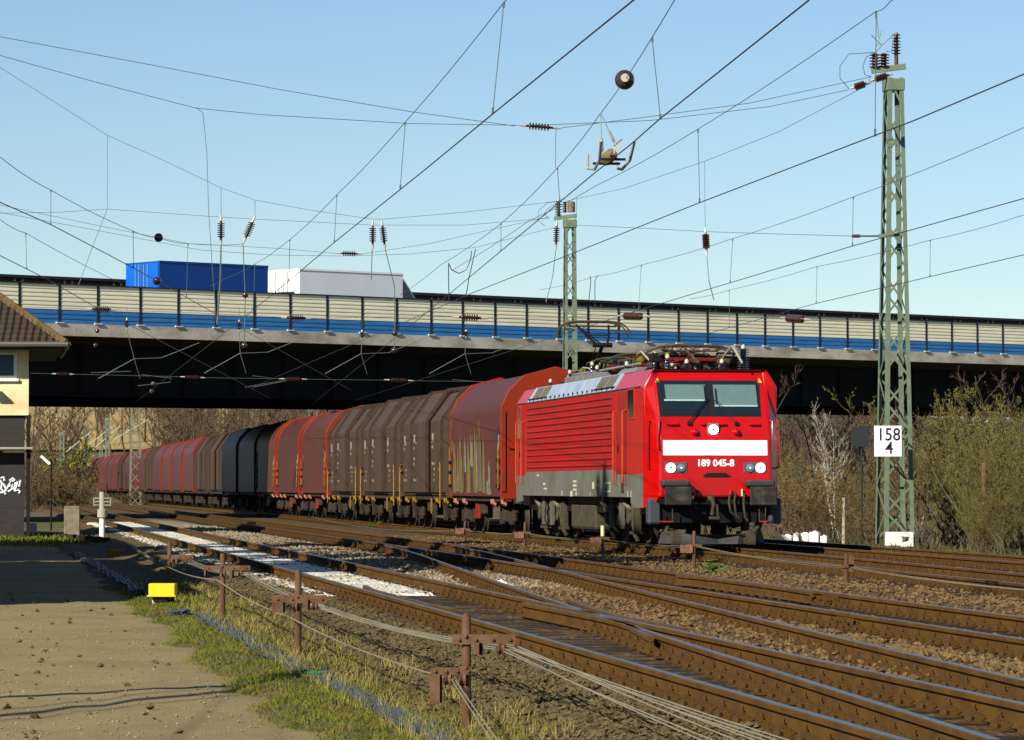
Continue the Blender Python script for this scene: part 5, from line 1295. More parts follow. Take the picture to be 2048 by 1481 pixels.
span('head span sagging from the left edge to the small mast, with hanging insulators', [s2((-60,98),(0,135),(213,270),(330,322),(440,375),(510,400),(620,420),(745,438),(768,438),(930,424),(1117,402)), s2((213,270),(213,418))],
     ins=[i2(441,430,441,492,.15), i2(509,432,486,486,.15), i2(745,440,745,500,.14), i2(763,440,770,500,.14), i2(1114,440,1112,500,.13)],
     rods=[(s2((441,375),(441,432)),.012),(s2((441,490),(440,560),(434,650)),.035),(s2((509,400),(509,434)),.012),(s2((485,486),(490,590),(488,690)),.022),(s2((744,498),(742,560)),.022),(s2((770,498),(789,575),(789,700)),.022),(s2((1118,402),(1114,442)),.012),(s2((1112,498),(1105,555),(1092,605)),.02)],
     balls=[((490,590,D2(490)),.13),((488,691,D2(488)),.13),((789,666,D2(789)),.13),((788,701,D2(788)),.13)])
span('upper cross wire running below the head span to the small mast', [s2((-60,440),(0,426),(120,424),(213,418),(440,434),(508,438),(745,450),(930,450),(1100,436))], rods=[(s2((213,418),(185,490),(156,570)),.013)])
span('cross wire above the lorries with one short insulator', [s2((-60,395),(0,410),(180,448),(375,487),(560,497),(672,507)), s2((724,508),(860,487),(1000,455),(1098,434))], ins=[i2(672,506,724,508,.11)])
span('cross wire just above the lorries running up to the small mast', [s2((-60,412),(0,425),(200,462),(400,500),(540,510),(680,512),(820,508),(950,495),(1108,455))])
DR = lambda x: 157-(x-1140)/650*52
def s3(*p): return [(x, y, DR(x)) for x, y in p]
def i3(x0,y0,x1,y1,r): return ((x0,y0,DR(x0)),(x1,y1,DR(x1)),r)
span('head span from the small mast up to the tall mast with one hanging insulator', [s3((1132,402),(1250,376),(1410,322),(1560,262),(1705,186),(1770,150))], ins=[i3(1411,455,1414,512,.13)], rods=[(s3((1410,322),(1411,458)),.010),(s3((1414,510),(1418,560),(1428,600)),.018)])
span('cross wire between the two green masts in the sky', [s3((1150,450),(1260,455),(1410,463),(1560,468),(1706,472))], rods=[(s3((1706,472),(1762,472)),.03)], ins=[i3(1700,472,1728,472,.05)])
span('lower cross wire in front of the barrier with four brown insulators', [s2((-20,612),(90,615),(172,618)), s2((232,620),(420,627),(560,635)), s2((622,637),(780,634),(905,634)), s2((975,637),(1050,636),(1130,636))],
     ins=[i2(172,618,232,620,.15), i2(562,635,622,637,.15), i2(905,634,975,637,.15)])
span('lower cross wire between the two green masts in front of the barrier', [s3((1140,634),(1236,632)), s3((1300,633),(1440,634),(1562,636)), s3((1622,640),(1770,642))], ins=[i3(1236,632,1300,633,.14), i3(1562,636,1622,640,.12)])
span('steady span in front of the black girders with pale insulator fittings', [s2((60,747),(105,748)), s2((145,749),(362,754)), s2((408,756),(560,758)), s2((612,759),(770,761)), s2((825,762),(985,764))],
     ins=[i2(103,748,147,749,.08), i2(360,754,410,756,.08), i2(558,758,614,759,.08), i2(768,760,827,762,.08)],
     rods=[(s2((182,746),(262,743)),.013),(s2((283,750),(343,757),(340,765),(275,772)),.013),(s2((505,752),(572,760),(490,775)),.013),(s2((574,762),(505,775)),.013),(s2((905,760),(985,766)),.013)],
     balls=[((194,662,154),.095),((190,691,154),.095),((306,768,154),.10),((303,783,154),.10)])
for i, (xa, xb, y0, y1, xe, ye) in enumerate(((253,267,636,660,268,718),(478,505,640,664,480,707),(724,790,660,680,722,708),(932,934,660,676,930,708))):
    lab = ['pair of hanging insulators left of the bridge middle','hanging insulators below the two slanted ones','hanging insulator left of the two balls','hanging insulator nearest to the small mast'][i]
    x = xa
    segs = [s2((x, y0-22),(x,y0))]
    span(lab, segs, ins=[i2(x,y0,x,y1,.11)], rods=[(s2((x,y1),(xe,ye)),.013),(s2((xe,ye),(xe-72,ye+40)),.014),(s2((xe,ye),(xe+55,ye-2),(xe+130,ye-32)),.014),(s2((xe,ye),(xe+12,ye+40)),.012)], group=None)
# stirrup-shaped jumpers above the bridge parapet
def loop(label, pts, D, r): o = at(*pts[0], D); m = MB(); m.tube([at(x,y,D)-o for x, y in pts], r, 6); ob = m.build('jumper_loop', M_WIRED, None, smooth=True); ob.location = o; return tag(ob, label, 'jumper cable', 'hanging jumper cables')
loop('left upright of the double hanging jumper loop above the parapet', [(898,600),(897,560),(897,526)], 82, .012)
loop('sagging cable of the double hanging jumper loop above the parapet', [(897,526),(903,540),(918,547),(932,540),(941,520),(943,502)], 82, .012)
loop('right upright of the double hanging jumper loop above the parapet', [(932,592),(938,555),(946,520),(951,498)], 82, .012)
loop('small bent jumper beside the small mast, right upright', [(1190,600),(1190,562),(1196,550)], 100, .012)
loop('small bent jumper beside the small mast, left upright', [(1178,600),(1182,562),(1180,552)], 100, .012)

# ---- kilometre board and dark board
kb = at(1776, 883, 103.7)
kbt = thing('kilometre_board', 'white board reading 158 over 4 on the tall lattice mast', 'sign', kb, 0)
q = MB(); q.cbox((0,0,0), (.775,.03,.865), .012); q.build('board', mat('white_sign_enamel', (.82,.82,.79), .4, 0, var=.08, vscale=6), kbt)
for txt, x, z in (('158', .015, .175), ('4', .03, -.20)):
    tv, tf = text_mb(txt, .50, .005, .90); q = MB(); q.add([(a+x, -.022, c+z) for a, b, c in tv], tf); q.build('lettering', mat('black_sign_lettering', (.015,.015,.015), .6), kbt, fix=False)
q = MB(); q.bar((-.2,.02,.38),(-.2,.5,.38),.04); q.bar((.2,.02,.38),(.2,.5,.38),.04); q.bar((-.3,.03,.38),(.3,.03,.38),.03); q.build('bracket', M_STEEL, kbt)
db = at(1720, 874, 108)
dbt = thing('dark_board', 'blank dark square board left of the white kilometre board', 'sign', db, 0)
q = MB(); q.cbox((0,0,0), (.52,.04,.60), .01); q.build('board', mat('dark_board_back', (.022,.026,.028), .7), dbt)
q = MB(); q.tube([(.05,.06,-3.2),(.05,.06,.2)], .03, 6); q.build('post', mat('dark_board_back', (.022,.026,.028), .7), dbt)
# ================================================================== trees, bushes
BARK = mat('grey_brown_bark', (.085,.068,.048), .9, 0, col2=(.13,.105,.075), vscale=6)
TWIG = mat('brown_twigs', (.115,.085,.052), .85, 0, col2=(.075,.055,.036), vscale=.8)
TWIGO = mat('olive_twigs', (.105,.092,.038), .85, 0, col2=(.15,.12,.06), vscale=.8)
TWIGP = mat('purple_brown_twigs', (.10,.066,.052), .85, 0, col2=(.07,.05,.04), vscale=.5)
BUD = mat('yellow_green_buds', (.115,.125,.03), .7, 0, col2=(.09,.10,.028), vscale=2)
BUDD = mat('dull_olive_buds', (.125,.12,.036), .7, 0, col2=(.14,.11,.045), vscale=2)
DEAD = mat('dry_brown_leaves', (.155,.098,.042), .8, 0, col2=(.11,.075,.036), vscale=2)
BIRCH = mat('white_birch_bark', (.50,.47,.40), .7, 0, col2=(.16,.13,.10), vscale=5, stretch=(.4,.4,3))
def rdir(r, d, ang):
    d = d.normalized(); a = d.orthogonal().normalized(); b = d.cross(a); t = r.uniform(0, 2*pi)
    return (d*cos(ang)+(a*cos(t)+b*sin(t))*sin(ang)).normalized()
def flat_twig(vs, fs, p, q, w_, r):
    d = (q-p); s = d.orthogonal().normalized(); t = r.uniform(0, pi); s = (s*cos(t)+d.normalized().cross(s)*sin(t))*w_; o = len(vs)
    vs += [p-s, p+s, q]; fs.append((o, o+1, o+2))
def leaf(vs, fs, p, s, r):
    a = V((r.gauss(0,1), r.gauss(0,1), r.gauss(0,1))).normalized()*s; b = a.orthogonal().normalized()*s*.6; o = len(vs)
    vs += [p-a, p+b, p+a, p-b]; fs.append((o, o+1, o+2, o+3))
def tree_meshes(seed, h, trunk_r, n_br, n_sub, n_tw, wtw, up=.5, crown0=.25, br_len=.4, leaf_s=0, leaf_p=0, mats=None, stems=1, sweep=.12, leafmin=0):
    r = random.Random(seed); T = MB(); B = MB(); tv, tf, lv, lf = [], [], [], []
    for st in range(stems):
        lean = V((r.gauss(0, sweep), r.gauss(0, sweep), 1)) if stems == 1 else V((r.gauss(0, sweep*2.4), r.gauss(0, sweep*2.4), 1))
        hs = h*(1 if stems == 1 else r.uniform(.6, 1.0)); pts = [V((r.gauss(0,.06)*stems**.5, r.gauss(0,.06)*stems**.5, 0))]; d = lean.normalized(); N = 8
        for i in range(N):
            d = (d+V((r.gauss(0,.08), r.gauss(0,.08), .05))).normalized(); pts.append(pts[-1]+d*hs/N)
        rad = [trunk_r*(1-.88*(i/N))*(1 if stems == 1 else r.uniform(.5, .8)) for i in range(N+1)]; T.tube(pts, rad, 6)
        for k in range(n_br):
            f = crown0+(1-crown0)*(k+r.random())/n_br; i = min(int(f*N), N-1); p = pts[i].lerp(pts[i+1], f*N-i)
            L_ = hs*br_len*(1.15-f)*r.uniform(.6, 1.2)+.12*hs*r.random(); dd = rdir(r, V((0,0,1)), r.uniform(.5, 1.15)); bpts = [p]
            for j in range(4): dd = (dd+V((r.gauss(0,.12), r.gauss(0,.12), up*.22))).normalized(); bpts.append(bpts[-1]+dd*L_/4)
            br = max(trunk_r*.34*(1.1-f), wtw*1.3); B.tube(bpts, [br, br*.75, br*.5, br*.35, br*.15], 4, cap=False)
            for s_ in range(n_sub):
                g = r.uniform(.2, 1.0); j = min(int(g*4), 3); q = bpts[j].lerp(bpts[j+1], g*4-j); sd_ = rdir(r, (bpts[j+1]-bpts[j]), r.uniform(.35, .9)); sd_ = (sd_+V((0,0,up*.5))).normalized(); sl_ = L_*r.uniform(.22, .5)
                e = q+sd_*sl_; flat_twig(tv, tf, q, e, wtw*1.5, r)
                for t_ in range(n_tw):
                    u_ = r.uniform(.15, 1); a = q.lerp(e, u_); td = (rdir(r, sd_, r.uniform(.3, .9))+V((0,0,up*.4))).normalized(); tl = sl_*r.uniform(.25, .6); b = a+td*tl; flat_twig(tv, tf, a, b, wtw, r)
                    if leaf_p and r.random() < leaf_p and b.z > leafmin: leaf(lv, lf, a.lerp(b, r.uniform(.3, 1)), leaf_s*r.uniform(.6, 1.4), r)
    m0, m1, m2 = mats
    trunk = T.mesh('trunk', m0, True); B.add(tv, tf); crown = B.mesh('crown', m1); leaves = None
    if lv: q = MB(); q.add(lv, lf); leaves = q.mesh('leaves', m2)
    return trunk, crown, leaves
def plant(name, meshes, label, cat, loc, rz, sc, group=None):
    t = thing(name, label, cat, loc, rz, group); t.scale = (sc*rnd.uniform(.9,1.1), sc*rnd.uniform(.9,1.1), sc)
    for nm, me in zip(('trunk','crown','leaves'), meshes):
        if me: o = bpy.data.objects.new(nm, me); C.objects.link(o); o.parent = t
    return t
R6 = random.Random(21)
bushA = [tree_meshes(30+i, 4.2, .045, 9, 6, 7, .0055, .55, .12, .42, .022, .8, (BARK, TWIGO, BUDD), stems=7, sweep=.16) for i in range(3)]
bushB = [tree_meshes(40+i, 4.0, .045, 9, 6, 7, .0055, .55, .12, .42, .025, .8, (BARK, TWIGO, BUD), stems=7, sweep=.16, leafmin=.8) for i in range(2)]
bushC = [tree_meshes(50+i, 3.6, .04, 9, 6, 6, .006, .5, .08, .42, .05, .5, (BARK, TWIG, DEAD), stems=6, sweep=.2) for i in range(2)]
bushD = [tree_meshes(60+i, 4.4, .05, 9, 6, 7, .006, .6, .15, .40, 0, 0, (BARK, TWIGP, None), stems=6, sweep=.15) for i in range(2)]
def gp(px, D, z=-.5): p = at(px, HOR, D); p.z = z; return p
TH = 'bushes of the thicket along the right side of the line'
def put(kinds, px, D, ytop, label, name='bush', h0=4.2, group=TH, sink=0):
    h = CH+(HOR-ytop)/F*D+.5; return plant(name, R6.choice(kinds), label, 'bush', gp(px, D), R6.uniform(0, 6.28), h/h0*1.22, group)
lbA = 'bare olive brown bush in the thicket right of the tall mast'; lbB = 'bush with fresh yellow green buds in the thicket right of the tall mast'
for px, D, yt in ((1875,112,900),(1918,107,850),(1905,110,805),(1962,101,830),(1965,112,800),(1990,99,870),(2020,108,800),(2052,103,830),(2090,99,850),(2130,108,830),(1925,120,790),(1985,122,785),(2050,125,795),(2010,96,930),(2070,95,920),(1975,97,950)):
    put(bushA, px, D, yt, lbA)
for px, D, yt in ((1880,116,775),(1960,106,880),(2040,98,900),(1968,97,960),(2005,101,860),(1950,100,985),(2085,104,880),(1980,94,985)):
    put(bushB, px, D, yt, lbB)
for px, D, yt in ((1600,112,960),(1630,109,1000),(1580,118,930),(1660,113,985),(1730,108,1010),(1700,106,1040),(1895,107,1010),(1620,116,950)):
    put(bushC, px, D, yt, 'low bush with dry brown leaves in the thicket' if px != 1895 else 'low bush with dry brown leaves right of the tall mast base', h0=3.6, group='dry leaved bushes')
for px, D, yt in ((1585,150,845),(1640,158,850),(1700,150,860),(1750,140,850),(1800,140,830),(1840,150,815),(1720,128,905),(1770,122,900),(1840,120,880),(1680,132,890),(1560,140,860),(1660,125,930)):
    put(bushA+bushD, px, D, yt, h0=5.2, label='bare bush behind the 158 4 board between locomotive and thicket', group='bare bushes behind the board')
put(bushD, 1425, 128, 690, h0=5.4, label='tall bare shrub whose twigs show above the roof of the locomotive', name='shrub', group=None); put(bushD, 2046, 112, 700, h0=5.4, label='tall bare shrub at the right edge reaching up to the bridge', name='shrub', group=None)
# birch with white stems
bm_ = tree_meshes(71, 6.2, .06, 12, 6, 6, .006, .8, .30, .30, 0, 0, (BIRCH, BIRCH, None), stems=4, sweep=.09)
plant('birch_tree', bm_, 'white stemmed bare birch left of the dark board', 'tree', gp(1672, 124), 1.0, (CH+(HOR-806)/F*124+.5)/6.2*1.05)
bm2 = tree_meshes(72, 6.2, .05, 12, 5, 5, .006, .8, .35, .28, 0, 0, (BIRCH, TWIGP, None), stems=2, sweep=.08)
plant('birch_tree', bm2, 'slender bare birch just right of the tall mast', 'tree', gp(1838, 134), 2.0, (CH+(HOR-812)/F*134+.5)/6.2)

# far wood on the hillside: a mass of bare trees
farT = [tree_meshes(80+i, 9, .13, 13, 6, 6, .021, .6, .25, .33, 0, 0, (BARK, TWIGP if i % 2 else TWIG, None)) for i in range(4)]
def mass(name, m, pts, seed, kinds, s0, s1):
    r = random.Random(seed); mb = MB()
    for p in pts:
        tr, cr, lv = kinds[r.randrange(len(kinds))]; a = r.uniform(0, 6.28); s = r.uniform(s0, s1); M = Matrix.Translation(p) @ Matrix.Rotation(a, 4, 'Z') @ Matrix.Diagonal((s*1.1, s*1.1, s, 1))
        for me in (tr, cr): mb.add([M @ v.co for v in me.vertices], [tuple(f.vertices) for f in me.polygons])
    return tag(mb.build(name, m, fix=False), kind='stuff')
pts = []
for i in range(420):
    D = R6.uniform(300, 560); px = R6.uniform(330, 1010) if i % 3 else R6.uniform(40, 420)
    if px < 150 and D > 400: continue
    if 150 <= px < 340 and D < 440: continue
    x = (px-1024)/F*D; pts.append(V((x, D, z_hill(x, D)-.2)))
mass('wood', mat('far_wood_twigs', (.10,.072,.050), .9, 0, col2=(.075,.058,.036), vscale=.05), pts, 5, farT, .75, 1.15)
pts = []
for i in range(210):
    D = R6.uniform(225, 400); px = R6.uniform(1540, 2120); x = (px-1024)/F*D; pts.append(V((x, D, z_hill(x, D)-.3)))
mass('wood', mat('far_wood_purple', (.095,.066,.055), .9, 0, col2=(.07,.055,.035), vscale=.05), pts, 6, farT, .6, 1.05)
for px, D, yt, lb in ((112,330,830,'bare tree against the tan field, nearest to the signal box'),(150,350,822,'round bare tree against the tan field'),(230,420,812,'bare tree left of the broad mast under the bridge'),(300,430,802,'tall bare tree right of the broad mast under the bridge'),(72,280,850,'bare tree close beside the signal box wall'),(365,400,820,'bare tree behind the red wagon roofs')):
    x = (px-1024)/F*D; z = z_hill(x, D)-.3; h = CH+(HOR-yt)/F*D-z; plant('bare_tree', R6.choice(farT), lb, 'tree', V((x, D, z)), R6.uniform(0, 6), h/9, 'bare trees beyond the bridge')
yb = tree_meshes(95, 5, .07, 12, 6, 7, .016, .5, .1, .42, .10, .9, (BARK, TWIGO, mat('pale_yellow_catkins', (.26,.24,.07), .8, 0, var=.3, vscale=1)), stems=6, sweep=.2)
plant('bush', yb, 'rounded yellowish bush in flower left of the train', 'bush', gp(152, 318), .5, (CH+(HOR-893)/F*318+.5)/5*1.1)
scr = [tree_meshes(100+i, 3.0, .04, 9, 6, 6, .014, .5, .05, .42, .05, .3, (BARK, TWIG, DEAD), stems=6, sweep=.22) for i in range(2)]
for i in range(22):
    px = 62+i*5.2+R6.uniform(-4, 4); D = R6.uniform(235, 330); yt = R6.uniform(915, 955); h = CH+(HOR-yt)/F*D+.5
    plant('bush', R6.choice(scr), 'brown scrub bush beside the far end of the nearest track', 'bush', gp(px, D), R6.uniform(0, 6), h/3, 'brown scrub beside the far track')
for px in (256, 290): plant('bush', scr[0], 'small bush at the foot of the broad mast under the bridge', 'bush', gp(px, 296), R6.uniform(0, 6), .62, 'small bushes at the mast foot')
# trees to the left of the photograph; their shade lies over the white crossing
shT = [tree_meshes(110+i, 12, .2, 24, 9, 9, .028, .5, .14, .25, .27, .9, (BARK, TWIG, mat('ivy_leaves', (.04,.055,.018), .7, 0, var=.3))) for i in range(2)]
for u, D, s in ((-4.5,55,1.2),(-4.6,57.5,1.3),(-4.2,60.5,1.2),(-4.8,65.5,1.32),(-4.4,72,1.15),(-4.8,80,1.25)):
    plant('ivy_tree', shT[int(D) % 2], 'ivy covered tree left of the road beside the added shed', 'tree', V((X_of(u, D), D, -.5)), D, s, 'trees left of the road')

# ================================================================== wire posts of the mechanical signals
POSTM = mat('rusty_brown_post', (.085,.047,.028), .85, .1, col2=(.135,.085,.055), vscale=7, stretch=(1,1,.5), bump=.25, bscale=50)
SW = mat('galvanised_signal_wire', (.36,.33,.25), .5, .4)
def zroad(px, py, z): return atz(px, py, z)
anch = []
def wire_post(label, px, ytop, ybase, zb, arms, group='rusty wire posts beside the nearest track', r_=.036, cat='wire post'):
    b = atz(px, ybase, zb); s = F/b.y; h = (ybase-ytop)/s
    t = thing('wire_post', label, cat, b, 0, group)
    q = MB(); q.tube([(0,0,-.15),(0,0,h-.02),(0,0,h)], [r_, r_*.95, r_*.5], 10); q.build('post', POSTM, t, smooth=True)
    for (x0, x1, y0, y1, kind) in arms:
        X0, X1, Z0, Z1 = (x0-px)/s, (x1-px)/s, (ybase-y1)/s, (ybase-y0)/s
        q = MB(); yo = -.05 if kind != 'b' else .05
        if kind == 'arm':
            q.prism([(X0,yo,Z0),(X1,yo,Z0),(X1,yo,Z1),(X0,yo,Z1)], (0,.014,0))
            for i in range(4): x = X0+(X1-X0)*(.1+.27*i); q.lathe([(.014,0),(.011,.016)], (x,yo,(Z0+Z1)/2), (0,-1,0), 7)
            q.tube([(-.045,0,(Z0+Z1)/2+.02),(0,-.06,(Z0+Z1)/2+.02),(.045,0,(Z0+Z1)/2+.02)], .012, 5); q.build('crossarm', M_RUST, t)
            for f in (.42, .78):
                x = X0+(X1-X0)*f; q = MB(); q.lathe([(.012,-.03),(.05,-.02),(.035,0),(.05,.02),(.012,.03)], (x,yo+.03,Z0-.03), (1,0,0), 12); q.build('wire_pulley', M_RUST, t)
            anch.append((b+V(((X0+X1)/2, yo+.03, Z0-.03)), b+V((X1*.9, yo+.03, Z0-.03))))
        else:
            q.prism([(X0,-.08,Z0),(X1,-.08,Z0),(X1,-.08,Z1),(X0,-.08,Z1)], (0,.012,0)); q.prism([(X1,-.08,Z0),(X1,.08,Z0),(X1,.08,Z1),(X1,-.08,Z1)], (-.012,0,0)); q.build('pulley_housing', M_RUST, t)
    return t
wire_post('tallest rusty wire post in the right foreground with two crossarms', 933, 1226, 1462, -.33, [(905,1031,1268,1288,'arm'),(862,944,1334,1348,'arm'),(860,884,1348,1404,'box'),(948,962,1284,1308,'box')], r_=.034)
wire_post('rusty wire post left of the churned earth with a broad low crossarm', 597, 1139, 1309, -.33, [(545,655,1190,1206,'arm'),(546,570,1204,1224,'box'),(610,620,1200,1220,'box')])
wire_post('rusty wire post right of the yellow box', 446, 1107, 1241, -.33, [(409,502,1131,1141,'arm'),(410,415,1140,1152,'box'),(460,468,1140,1156,'box')])
wire_post('rusty wire post partly hidden behind the yellow box', 340, 1083, 1195, -.33, [(311,388,1110,1119,'arm'),(309,317,1114,1126,'box'),(352,358,1118,1127,'box')])
anch.sort(key=lambda a: a[0].y)
def strand(label, pts, r_, group):
    o = pts[0].copy(); m = MB(); P = []
    for a, b in zip(pts, pts[1:]): P += sag(a-o, b-o, .02+.0012*(b-a).length**1.3, 8)[:-1]
    P.append(pts[-1]-o); m.tube(P, r_, 5); ob = m.build('signal_wire', SW, None, smooth=True); ob.location = o; return tag(ob, label, 'signal wire', group)
GW1 = 'signal wires on the rusty posts'
mains = sorted([a for a in anch if a[0].z > b_.z-99], key=lambda a: a[0].y)
hi = [anch[1] if anch[0][0].z < anch[1][0].z else anch[0]]+[a for a in anch[2:]]
rw = random.Random(31)
for i in range(7):
    o_ = lambda q=.06: V((rw.uniform(-q, q), rw.uniform(-.02, .02), rw.uniform(-.035, .02)))
    end = V((.70+.11*i, 14.0, -.20-.03*rw.random()))
    strand('pale signal wire in the bundle running from post to post into the foreground', [end+V((1.2+.1*i,2.3,-.02*i))]+[a[1]+o_() for a in hi]+[V((X_of(3.9, 96), 96, -.1))+o_()], .0040, GW1)
lo = anch[0] if anch[0][0].z < anch[1][0].z else anch[1]
for i in range(2):
    off = V((.03*i, 0, -.012*i)); strand('signal wire of the lower pair below the tall post', [V((.42+.06*i,14.5,-.30))]+[lo[0]+off, hi[1][0]+V((-.12,0,-.1))+off, hi[2][0]+V((-.14,0,-.08))+off, hi[3][0]+V((-.14,0,-.06))+off], .004, 'lower pair of signal wires')
# second row, between the tracks
row = []
for px, yt, lb in ((1692,1108,'rusty wire post in the ballast at the right between two tracks'),(1388,1062,'small wire post in front of the right buffer of the locomotive'),(1205,1052,'wire post with a pale top in front of the locomotive bogie'),(1050,1045,'wire post in front of the rear of the locomotive'),(930,1043,'wire post in front of the graffiti wagon')):
    D = 13.55/(.147+(px-1024)/F); b = V(((px-1024)/F*D, D, -.2)); s = F/D; h = CH+(HOR-yt)/F*D+.2
    t = thing('wire_post', lb, 'wire post', b, 0, 'wire posts between the tracks')
    q = MB(); q.tube([(0,0,-.1),(0,0,h-.02),(0,0,h)], [.036,.034,.02], 9); q.build('post', POSTM if px != 1205 else mat('black_white_post', (.03,.028,.025), .7), t, smooth=True)
    if px == 1205: q = MB(); q.tube([(0,0,h-.22),(0,0,h+.005)], .04, 9); q.build('pale_top', mat('cream_tap', (.6,.55,.3), .6), t, smooth=True)
    k = 1 if px == 1692 else -1
    q = MB(); q.prism([(k*.03,-.07,h*.42),(k*.26,-.07,h*.42),(k*.26,-.07,h*.42+.15),(k*.03,-.07,h*.42+.15)], (0,.13,0)) if k < 0 else q.prism([(.03,-.05,h*.45),(.11,-.05,h*.45),(.11,-.05,h*.45+.26),(.03,-.05,h*.45+.26)], (0,.1,0)); q.build('pulley_housing', M_RUST if k > 0 else mat('pinkish_rust_box', (.27,.15,.105), .85, 0, var=.4, vscale=8), t)
    q = MB(); q.bar((-.14,-.04,h*.62),(.14,-.04,h*.62),.02,.05); q.build('crossarm', M_RUST, t); row.append(b+V((.05,0,h*.6)))
for k in range(2): strand('thin signal wire strung along the posts between the tracks', [V((X_of(13.2,41)+.05*k, 41, .08))]+[p+V((.05*k,0,-.03*k)) for p in row]+[V((X_of(13.6,150), 150, .1))], .005, 'signal wires between the tracks')
for px, py, w_, h_, lb in ((503,1053,.22,.22,'small tan marker block beside the middle track'),(755,1041,.35,.16,'low rusty box beside the locomotive track'),(655,1035,.42,.16,'low tan box at the near rail of the train'),(420,1013,.25,.16,'small yellow box near the shadowed wagons'),(437,1012,.2,.15,'small cream box near the shadowed wagons')):
    p = atz(px, py+6, -.18); q = MB(); q.cbox((0,0,h_/2), (w_*p.y/90,.3,h_*p.y/90), .02); o = q.build('marker_block', YEL if 'yellow' in lb else mat('tan_marker', (.34,.24,.13), .8, 0, var=.4, vscale=8), None); o.location = p; tag(o, lb, 'marker block')

# aerial cable on two poles left of the picture; its shadow crosses the road in the foreground
up_ = []
for x, y in ((-8.25, 24.6), (-13.6, 10.9)):
    t = thing('utility_pole', 'timber utility pole carrying cables left of the road', 'utility pole', (x, y, -.4), 0, 'utility poles left of the road')
    q = MB(); q.tube([(0,0,0),(0,0,6.6)], [.12,.09], 10); q.build('pole', mat('red_brown_pole', (.15,.085,.055), .85), t, smooth=True)
    q = MB(); q.bar((-.45,0,6.3),(.45,0,6.3),.10); q.build('crossarm', BARK, t); up_.append(V((x, y, 5.95)))
for dx, r_ in ((-.34,.018),(0,.055),(.05,.05),(.36,.018)):
    q = MB(); P = sag(up_[0]+V((dx,0,0)), up_[1]+V((dx,0,0)), .12, 10); q.tube([p-P[0] for p in P], r_, 6); o = q.build('aerial_cable', M_BLACK, None); o.location = P[0]; tag(o, 'aerial cable strung between the two utility poles', 'cable', 'aerial cables')

# ================================================================== small things by the road
p = atz(327, 1212, -.36); yb_ = thing('point_machine_box', 'bright yellow box on short dark legs beside the cable bundle', 'yellow box', p, -.05); s = F/p.y
q = MB(); q.cbox((0,0,.235), (.375,.26,.17), .012); q.cbox((0,-.01,.145), (.41,.30,.02), .006); q.build('cover', mat('bright_yellow_cover', (.85,.47,.012), .45, 0, var=.05, vscale=3), yb_)
q = MB(); q.cbox((-.02,0,.10), (.22,.2,.09), .02); q.build('gear_case', M_BLACK, yb_)
for x in (-.13,.13): q = MB(); q.bar((x,.02,-.06),(x,.02,.13),.05); q.build('leg', mat('cream_tap', (.6,.55,.3), .6) if x < 0 else M_BLACK, yb_)
for k in range(2): q = MB(); q.tube([(.1,0,.08),(.28,-.08-.1*k,.02),(.45,-.25-.2*k,-.01),(.62+.2*k,-.55,.03)], .016, 6); q.build('hose', M_BLACK, yb_, smooth=True)
p = atz(233, 1122, -.42); o = MB(); o.cbox((0,0,.16), (.36,.26,.2), .02); o.bx(-.12,.12,-.08,.08,-.02,.06); o = o.build('point_machine_box', mat('shaded_yellow_cover', (.30,.16,.02), .6), None); o.location = p; tag(o, 'yellow box with its shade painted in near the white signal post', 'yellow box')  # cover yellow dimmed in colour for the shade around it
CAB = mat('blue_grey_cable', (.055,.066,.080), .5, 0, col2=(.10,.11,.12), vscale=8)
def bundle(label, D0, D1, uc, n, seed):
    r = random.Random(seed); q = MB()
    for i in range(n):
        ph = r.uniform(0, 6); a = r.uniform(-.10, .10); pts = []
        for D in frange(D0, D1, .5): u = uc(D)+a*(1+.4*sin(D*.3+ph))+.03*sin(D*1.3+ph*2); pts.append((X_of(u, D), D, z_verge(u, D)+.012+.03*r.random()))
        q.tube(pts, .0085, 5)
    return tag(q.build('cable_bundle', CAB, None, smooth=True, fix=False), label, 'cable bundle')
bundle('bundle of blue grey cables lying in the foreground grass', 21, 47.5, lambda D: 3.03-.008*(D-24), 16, 3)
bundle('continuing cable bundle in the shade along the road edge', 54, 92, lambda D: 2.62-.004*(D-54), 12, 4)
def coil(label, px, py):
    p = atz(px, py, -.36); q = MB(); r = random.Random(px)
    for i in range(9): a = r.uniform(0, 6); q.tube([V((r.uniform(-.12,.12), .02*i, 0))+V((.07*cos(t*.7+a), .02*t*.2, .07+.065*sin(t*.7+a))) for t in range(9)], .011, 5)
    o = q.build('cable_coil', CAB, None, smooth=True, fix=False); o.location = p; return tag(o, label, 'cable coil')
coil('coiled cable ends left of the yellow box', 280, 1196); coil('coiled cable end in the grass below the yellow box', 362, 1240)
GRS = mat('green_string', (.03,.20,.09), .6)
p = atz(632, 1358, -.30); q = MB(); r = random.Random(2)
for i in range(5): q.tube([V((r.uniform(-.11,.11), r.uniform(-.05,.05), .03+r.uniform(0,.04))) for t in range(4)], .0025, 4)
o = q.build('green_string', GRS, None, fix=False); o.location = p; tag(o, 'tangle of green string tied round the cable bundle', 'string')
p = atz(845, 1372, -.33); o = MB(); o.cbox((0,0,0), (.17,.95,.05), .01); o = o.build('concrete_slab', mat('brown_old_slab', (.25,.17,.11), .9, 0, var=.35, vscale=5, bump=.3), None); o.location = p+V((-.02,.3,.06)); o.rotation_euler = (-.04,.12,.30); tag(o, 'brown slab lying tilted beside the tall wire post', 'slab')
p = atz(1000, 1174, -.17); q = MB(); r = random.Random(8)
q.lathe([(.03,0),(.075,.015),(.085,.05),(.06,.085),(.02,.10)], (0,0,0), n=9); q.lathe([(.02,0),(.05,.01),(.045,.04),(.01,.06)], (.075,.0,.01), n=8)
